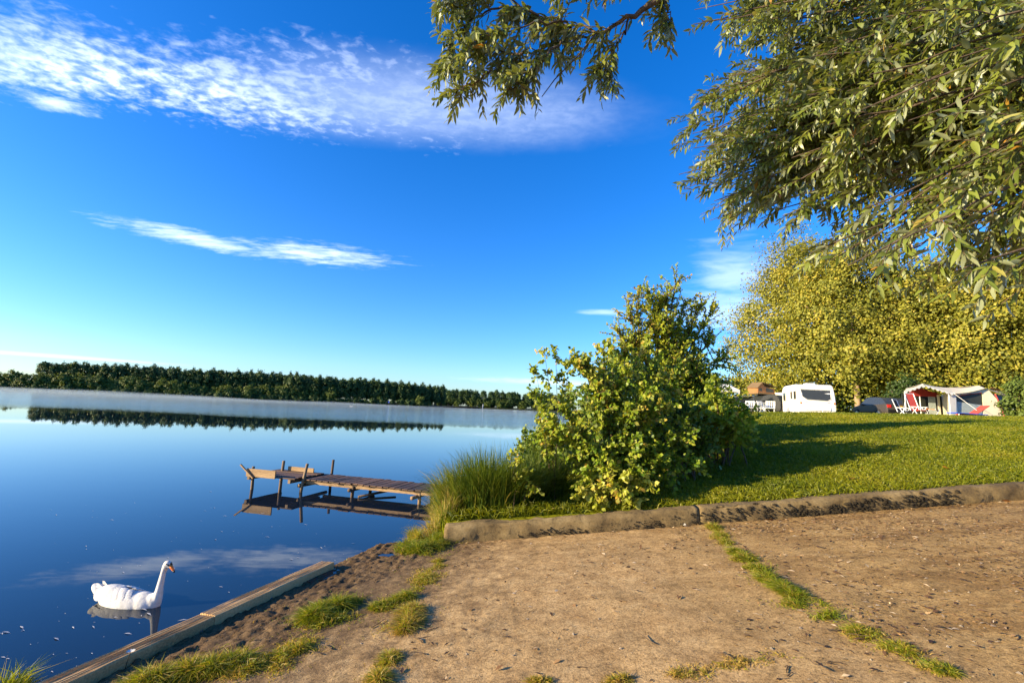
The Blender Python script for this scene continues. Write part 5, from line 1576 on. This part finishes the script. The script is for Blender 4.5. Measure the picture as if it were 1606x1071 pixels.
def camp_chair(px, Y, rz, cloth, label, high=0.75, raise_=0.0, frame='white_paint', group='camping chairs'):
    r = camp(px, Y, 'camping_chair', rz); r.location.z += raise_
    mb = MB(); mb.sheet([(-.26, -.25, .44), (.26, -.25, .44), (.26, .22, .40), (-.26, .22, .40)], -.03); mb.build('seat', M[cloth], r)
    if cloth == 'white_plastic':
        for q in range(4):
            x_ = -.21 + .14 * q
            mb = MB(); mb.sheet([(x_ - .035, .24, .43), (x_ + .035, .24, .43), (x_ + .035, .24 + high * .3, .43 + high), (x_ - .035, .24 + high * .3, .43 + high)], .02); mb.build('back_slat', M[cloth], r)
    else:
        mb = MB(); mb.sheet([(-.25, .24, .43), (.25, .24, .43), (.25, .24 + high * .3, .43 + high), (-.25, .24 + high * .3, .43 + high)], .03); mb.build('backrest', M[cloth], r)
    for s in (-1, 1):
        mb = MB(); mb.tube([(s * .29, .22, .41), (s * .29, .24 + high * .3, .45 + high)], .02, 6); mb.build('back_frame', M[frame], r)
        mb = MB(); mb.tube([(s * .30, -.32, 0), (s * .30, .12, .64)], .018, 6); mb.build('leg', M[frame], r)
        mb = MB(); mb.tube([(s * .28, .40, 0), (s * .28, -.18, .62)], .018, 6); mb.build('leg', M[frame], r)
        mb = MB(); mb.bar((s * .30, -.26, .64), (s * .30, .30, .66), .05, .025); mb.build('armrest', M['white_plastic'] if frame != 'black' else M['black'], r)
    mb = MB(); mb.tube([(-.27, .245 + high * .3, .44 + high), (.27, .245 + high * .3, .44 + high)], .02, 6); mb.build('back_frame', M[frame], r)
    return tag(r, label, 'chair', group)


camp_chair(1168, 33, R(50), 'white_plastic', 'leftmost white garden chair in front of the dark car', .5, .30)
camp_chair(1178, 33.4, R(-20), 'white_plastic', 'white garden chair at the left end of the white table', .5, .30)
camp_chair(1199, 33.4, R(30), 'white_plastic', 'white garden chair right of the white table by the car', .5, .30)
camp_chair(1207, 33.0, R(-40), 'white_plastic', 'white garden chair nearest the caravan', .5, .30)
t = camp(1188, 33, 'camping_table'); t.location.z += .42; tag(t, 'small white folding table between the garden chairs', 'table')
mb = MB(); mb.box((0, 0, .70), (.8, .6, .03)); mb.build('tabletop', M['white_plastic'], t, bevel=.008)
for sx in (-1, 1):
    for sy in (-1, 1):
        mb = MB(); mb.tube([(sx * .34, sy * .24, 0), (sx * .34, sy * .24, .70)], .018, 6); mb.build('leg', M['metal'], t)

# awning tent (world coordinates, ground about 2.4)
AX, AY = 26.7, 28.0; az = gz(26.7, 28.2)
aw = empty('awning_tent', (AX, AY, az)); tag(aw, 'cream trailer tent with open porch awning and dark mesh windows', 'tent')


def AW(name, mat, *sheets, th=0.02):
    mb = MB()
    for s in sheets:
        mb.sheet([(x + 0.78 * (y - 27.5) - AX, y - AY, z - az) for x, y, z in s], th)
    return mb.build(name, M[mat], aw)


G = az
FE = [(23.75, 27.3, 4.18), (25.0, 27.3, 4.66), (26.75, 27.4, 4.20), (28.75, 27.6, 4.62), (30.7, 28.4, 4.22)]
RI = [(24.1, 29.3, 4.55), (25.2, 29.5, 4.92), (27.0, 29.6, 4.74), (28.9, 29.6, 4.96), (30.6, 30.0, 4.62)]
for k, (nm, cm) in enumerate((('porch_roof', 'canvas'), ('porch_roof', 'canvas'), ('main_roof', 'canvas'), ('main_roof', 'canvas_grey'))):
    mb = MB(); st_ = 5; g_ = []
    for i in range(st_ + 1):
        for j in range(st_ + 1):
            u_, v_ = i / st_, j / st_
            q = [(FE[k][c] * (1 - u_) + FE[k + 1][c] * u_) * (1 - v_) + (RI[k][c] * (1 - u_) + RI[k + 1][c] * u_) * v_ for c in range(3)]
            g_.append((q[0] + 0.78 * (q[1] - 27.5) - AX, q[1] - AY, q[2] - az - 0.10 * math.sin(math.pi * u_) * math.sin(math.pi * (0.25 + 0.5 * v_))))
    mb.add(g_, [(i * 6 + j, (i + 1) * 6 + j, (i + 1) * 6 + j + 1, i * 6 + j + 1) for i in range(5) for j in range(5)])
    mb.build(nm, M[cm], aw, True)
AW('back_roof', 'canvas_grey', [RI[0], RI[1], (25.3, 31.2, 4.2), (24.2, 31.2, 4.0)]); AW('back_roof', 'canvas_grey', [RI[2], RI[3], (29.0, 31.4, 4.2), (27.1, 31.4, 4.2)])
for k in range(11):                                             # scalloped valance of the porch
    t0, t1 = k / 11, (k + 1) / 11

    def vp(t):
        return (23.75 + 2.98 * t, 27.28, 4.18 + (.48 * t / .42 if t < .42 else .48 - .46 * (t - .42) / .58))
    a, b = vp(t0), vp(t1); AW('valance', 'canvas_white', [a, b, (b[0] - .04, b[1], b[2] - .08), ((a[0] + b[0]) / 2, a[1], (a[2] + b[2]) / 2 - .14), (a[0] + .04, a[1], a[2] - .08)], th=.012)
AW('front_post_panel', 'canvas_white', [(26.5, 27.55, 4.26), (26.52, 27.5, G), (26.98, 27.55, G), (26.92, 27.6, 4.3)])
AW('front_panel', 'canvas', [(26.92, 27.68, 4.28), (26.96, 27.66, 4.05), (28.55, 27.72, 4.36), (28.6, 27.74, 4.55)])
AW('mesh_window', 'mesh_dark', [(26.96, 27.7, 4.05), (26.98, 27.66, 3.75), (28.5, 27.72, 3.6), (28.55, 27.74, 4.36)])
AW('window_curtain', 'curtain', [(26.98, 27.66, 3.75), (26.98, 27.6, 2.75), (28.5, 27.66, 2.75), (28.5, 27.72, 3.6)])
AW('front_panel', 'canvas', [(26.98, 27.60, 2.75), (27.0, 27.56, G), (28.5, 27.62, G), (28.5, 27.66, 2.75)])
AW('corner_panel', 'canvas', [(28.6, 27.74, 4.58), (28.45, 27.6, G), (29.85, 27.45, G), (29.40, 27.62, 4.0), (29.0, 27.70, 4.52)])
AW('side_mesh', 'mesh_dark', [(29.25, 27.66, 4.30), (29.42, 27.62, 4.0), (29.88, 27.45, G), (31.0, 28.6, G), (30.7, 28.7, 4.26)])
mb = MB(); mb.tube([Vector((x + 0.78 * (y - 27.5) - AX, y - AY - .03, z - az)) for x, y, z in [(30.7, 28.7, 4.28), (29.30, 27.64, 4.28), (29.40, 27.6, 4.05), (29.86, 27.43, G)]], .035, 5); mb.build('red_piping', M['red_trim'], aw)
mb = MB(); mb.tube([Vector((x + 0.78 * (y - 27.5) - AX, y - AY - .03, z - az)) for x, y, z in [(26.95, 27.66, 4.08), (27.8, 27.70, 4.24), (28.5, 27.72, 4.34)]], .03, 5); mb.build('red_piping', M['red_trim'], aw)
AW('roof_patch', 'canvas_orange', [(29.5, 28.3, 4.72), (30.6, 28.75, 4.45), (30.6, 29.6, 4.5), (29.5, 29.3, 4.78)], th=.02).location.z += .03  # orange-brown canvas sheet laid over the right end of the roof
AW('inner_wall', 'mesh_dark', [(23.85, 30.2, 4.25), (23.85, 30.2, G), (26.7, 30.2, G), (26.7, 30.2, 4.2), (25.05, 30.2, 4.4)])
AW('inner_panel', 'curtain', [(25.55, 29.9, 4.2), (25.55, 29.9, G), (26.0, 29.9, G), (26.0, 29.9, 4.2)])
AW('door_panel', 'canvas', [(26.0, 29.0, 4.2), (26.0, 29.0, G), (26.15, 29.0, G), (26.15, 29.0, 4.2)])
AW('side_wall', 'canvas', [(26.5, 27.6, 4.25), (26.5, 27.6, G), (26.5, 30.2, G), (26.5, 30.2, 4.3)])
AW('roof_lining', 'red_trim', [(24.3, 29.5, 4.38), (25.0, 29.5, 4.62), (26.2, 29.5, 4.30), (26.2, 29.5, 4.1), (24.3, 29.5, 4.1)])
for (x, y, zt_) in ((23.8, 27.35, 4.22), (26.45, 27.35, 4.28), (25.0, 30.0, 4.8)):
    mb = MB(); x += 0.78 * (y - 27.5); mb.tube([(x - AX, y - AY, 0), (x - AX, y - AY, zt_ - az)], .025, 6); mb.build('pole', M['white_paint'], aw)
for (a, b) in (((23.78, 27.32, 4.2), (22.6, 26.4, gz(22.6, 26.4))), ((26.7, 27.4, 4.22), (27.1, 25.9, gz(27.1, 25.9))), ((29.7, 28, 4.3), (30.3, 26.6, gz(30.3, 26.6)))):
    mb = MB(); mb.tube([(a[0] - AX, a[1] - AY, a[2] - az), (b[0] - AX, b[1] - AY, b[2] - az)], .012, 4); mb.build('guy_rope', M['canvas_white'], aw)
camp_chair(1441, 26.7, R(5), 'red_cloth', 'tall red reclining chair in front of the open awning', 1.0, .12)
camp_chair(1418, 27.0, R(30), 'dark_cloth', 'dark folding chair with white legs at the left of the awning', .7, .1)
st = camp(1462, 26.3, 'foot_stool', R(30)); st.location.z += .12; tag(st, 'white framed foot stool with orange cloth right of the red chair', 'stool')
mb = MB(); mb.sheet([(-.28, -.2, .42), (.28, -.2, .42), (.28, .2, .46), (-.28, .2, .46)], -.03); mb.build('seat', M['orange_cloth'], st)
for s in (-1, 1):
    for q in ((-.36, .28), (.36, -.28)):
        mb = MB(); mb.tube([(q[0], s * .22, 0), (q[1], s * .22, .46)], .02, 6); mb.build('leg', M['white_paint'], st)
bl = camp(1516, 26.0, 'sun_bed', R(4)); bl.location.z += .04; tag(bl, 'low bright blue sun bed lying in front of the tent', 'sun bed')
mb = MB(); mb.sheet([(-.95, -.3, .26), (.95, -.3, .22), (.95, .3, .22), (-.95, .3, .26)], -.05); mb.build('mattress', M['blue_cloth'], bl, bevel=.015)
for x_ in (-.8, .8):
    for s in (-1, 1):
        mb = MB(); mb.tube([(x_, s * .26, 0), (x_, s * .26, .24)], .018, 6); mb.build('leg', M['metal'], bl)
rd = camp(1533, 26.35, 'red_lounger', R(2)); rd.location.z += .05; tag(rd, 'red sloping lounger back standing behind the blue sun bed', 'lounger')
mb = MB(); mb.sheet([(-.45, -.25, .22), (.0, -.25, .30), (.42, -.25, .72), (.5, -.25, .76), (.5, .25, .76), (.42, .25, .72), (.0, .25, .30), (-.45, .25, .22)][:0] or [(-.4, -.25, .25), (.5, -.25, .80), (.5, .25, .80), (-.4, .25, .25)], -.05); mb.build('backrest', M['red_cloth'], rd, bevel=.02)
mb = MB(); mb.sheet([(-1.1, -.25, .25), (-.42, -.25, .25), (-.42, .25, .25), (-1.1, .25, .25)], -.05); mb.build('seat', M['red_cloth'], rd, bevel=.02)
for x_ in (-1.0, -.2):
    for s in (-1, 1):
        mb = MB(); mb.tube([(x_, s * .24, 0), (x_, s * .24, .25)], .018, 6); mb.build('leg', M['white_paint'], rd)
mb = MB(); mb.tube([(.1, 0, 0), (.4, 0, .72)], .02, 6); mb.build('leg', M['white_paint'], rd)
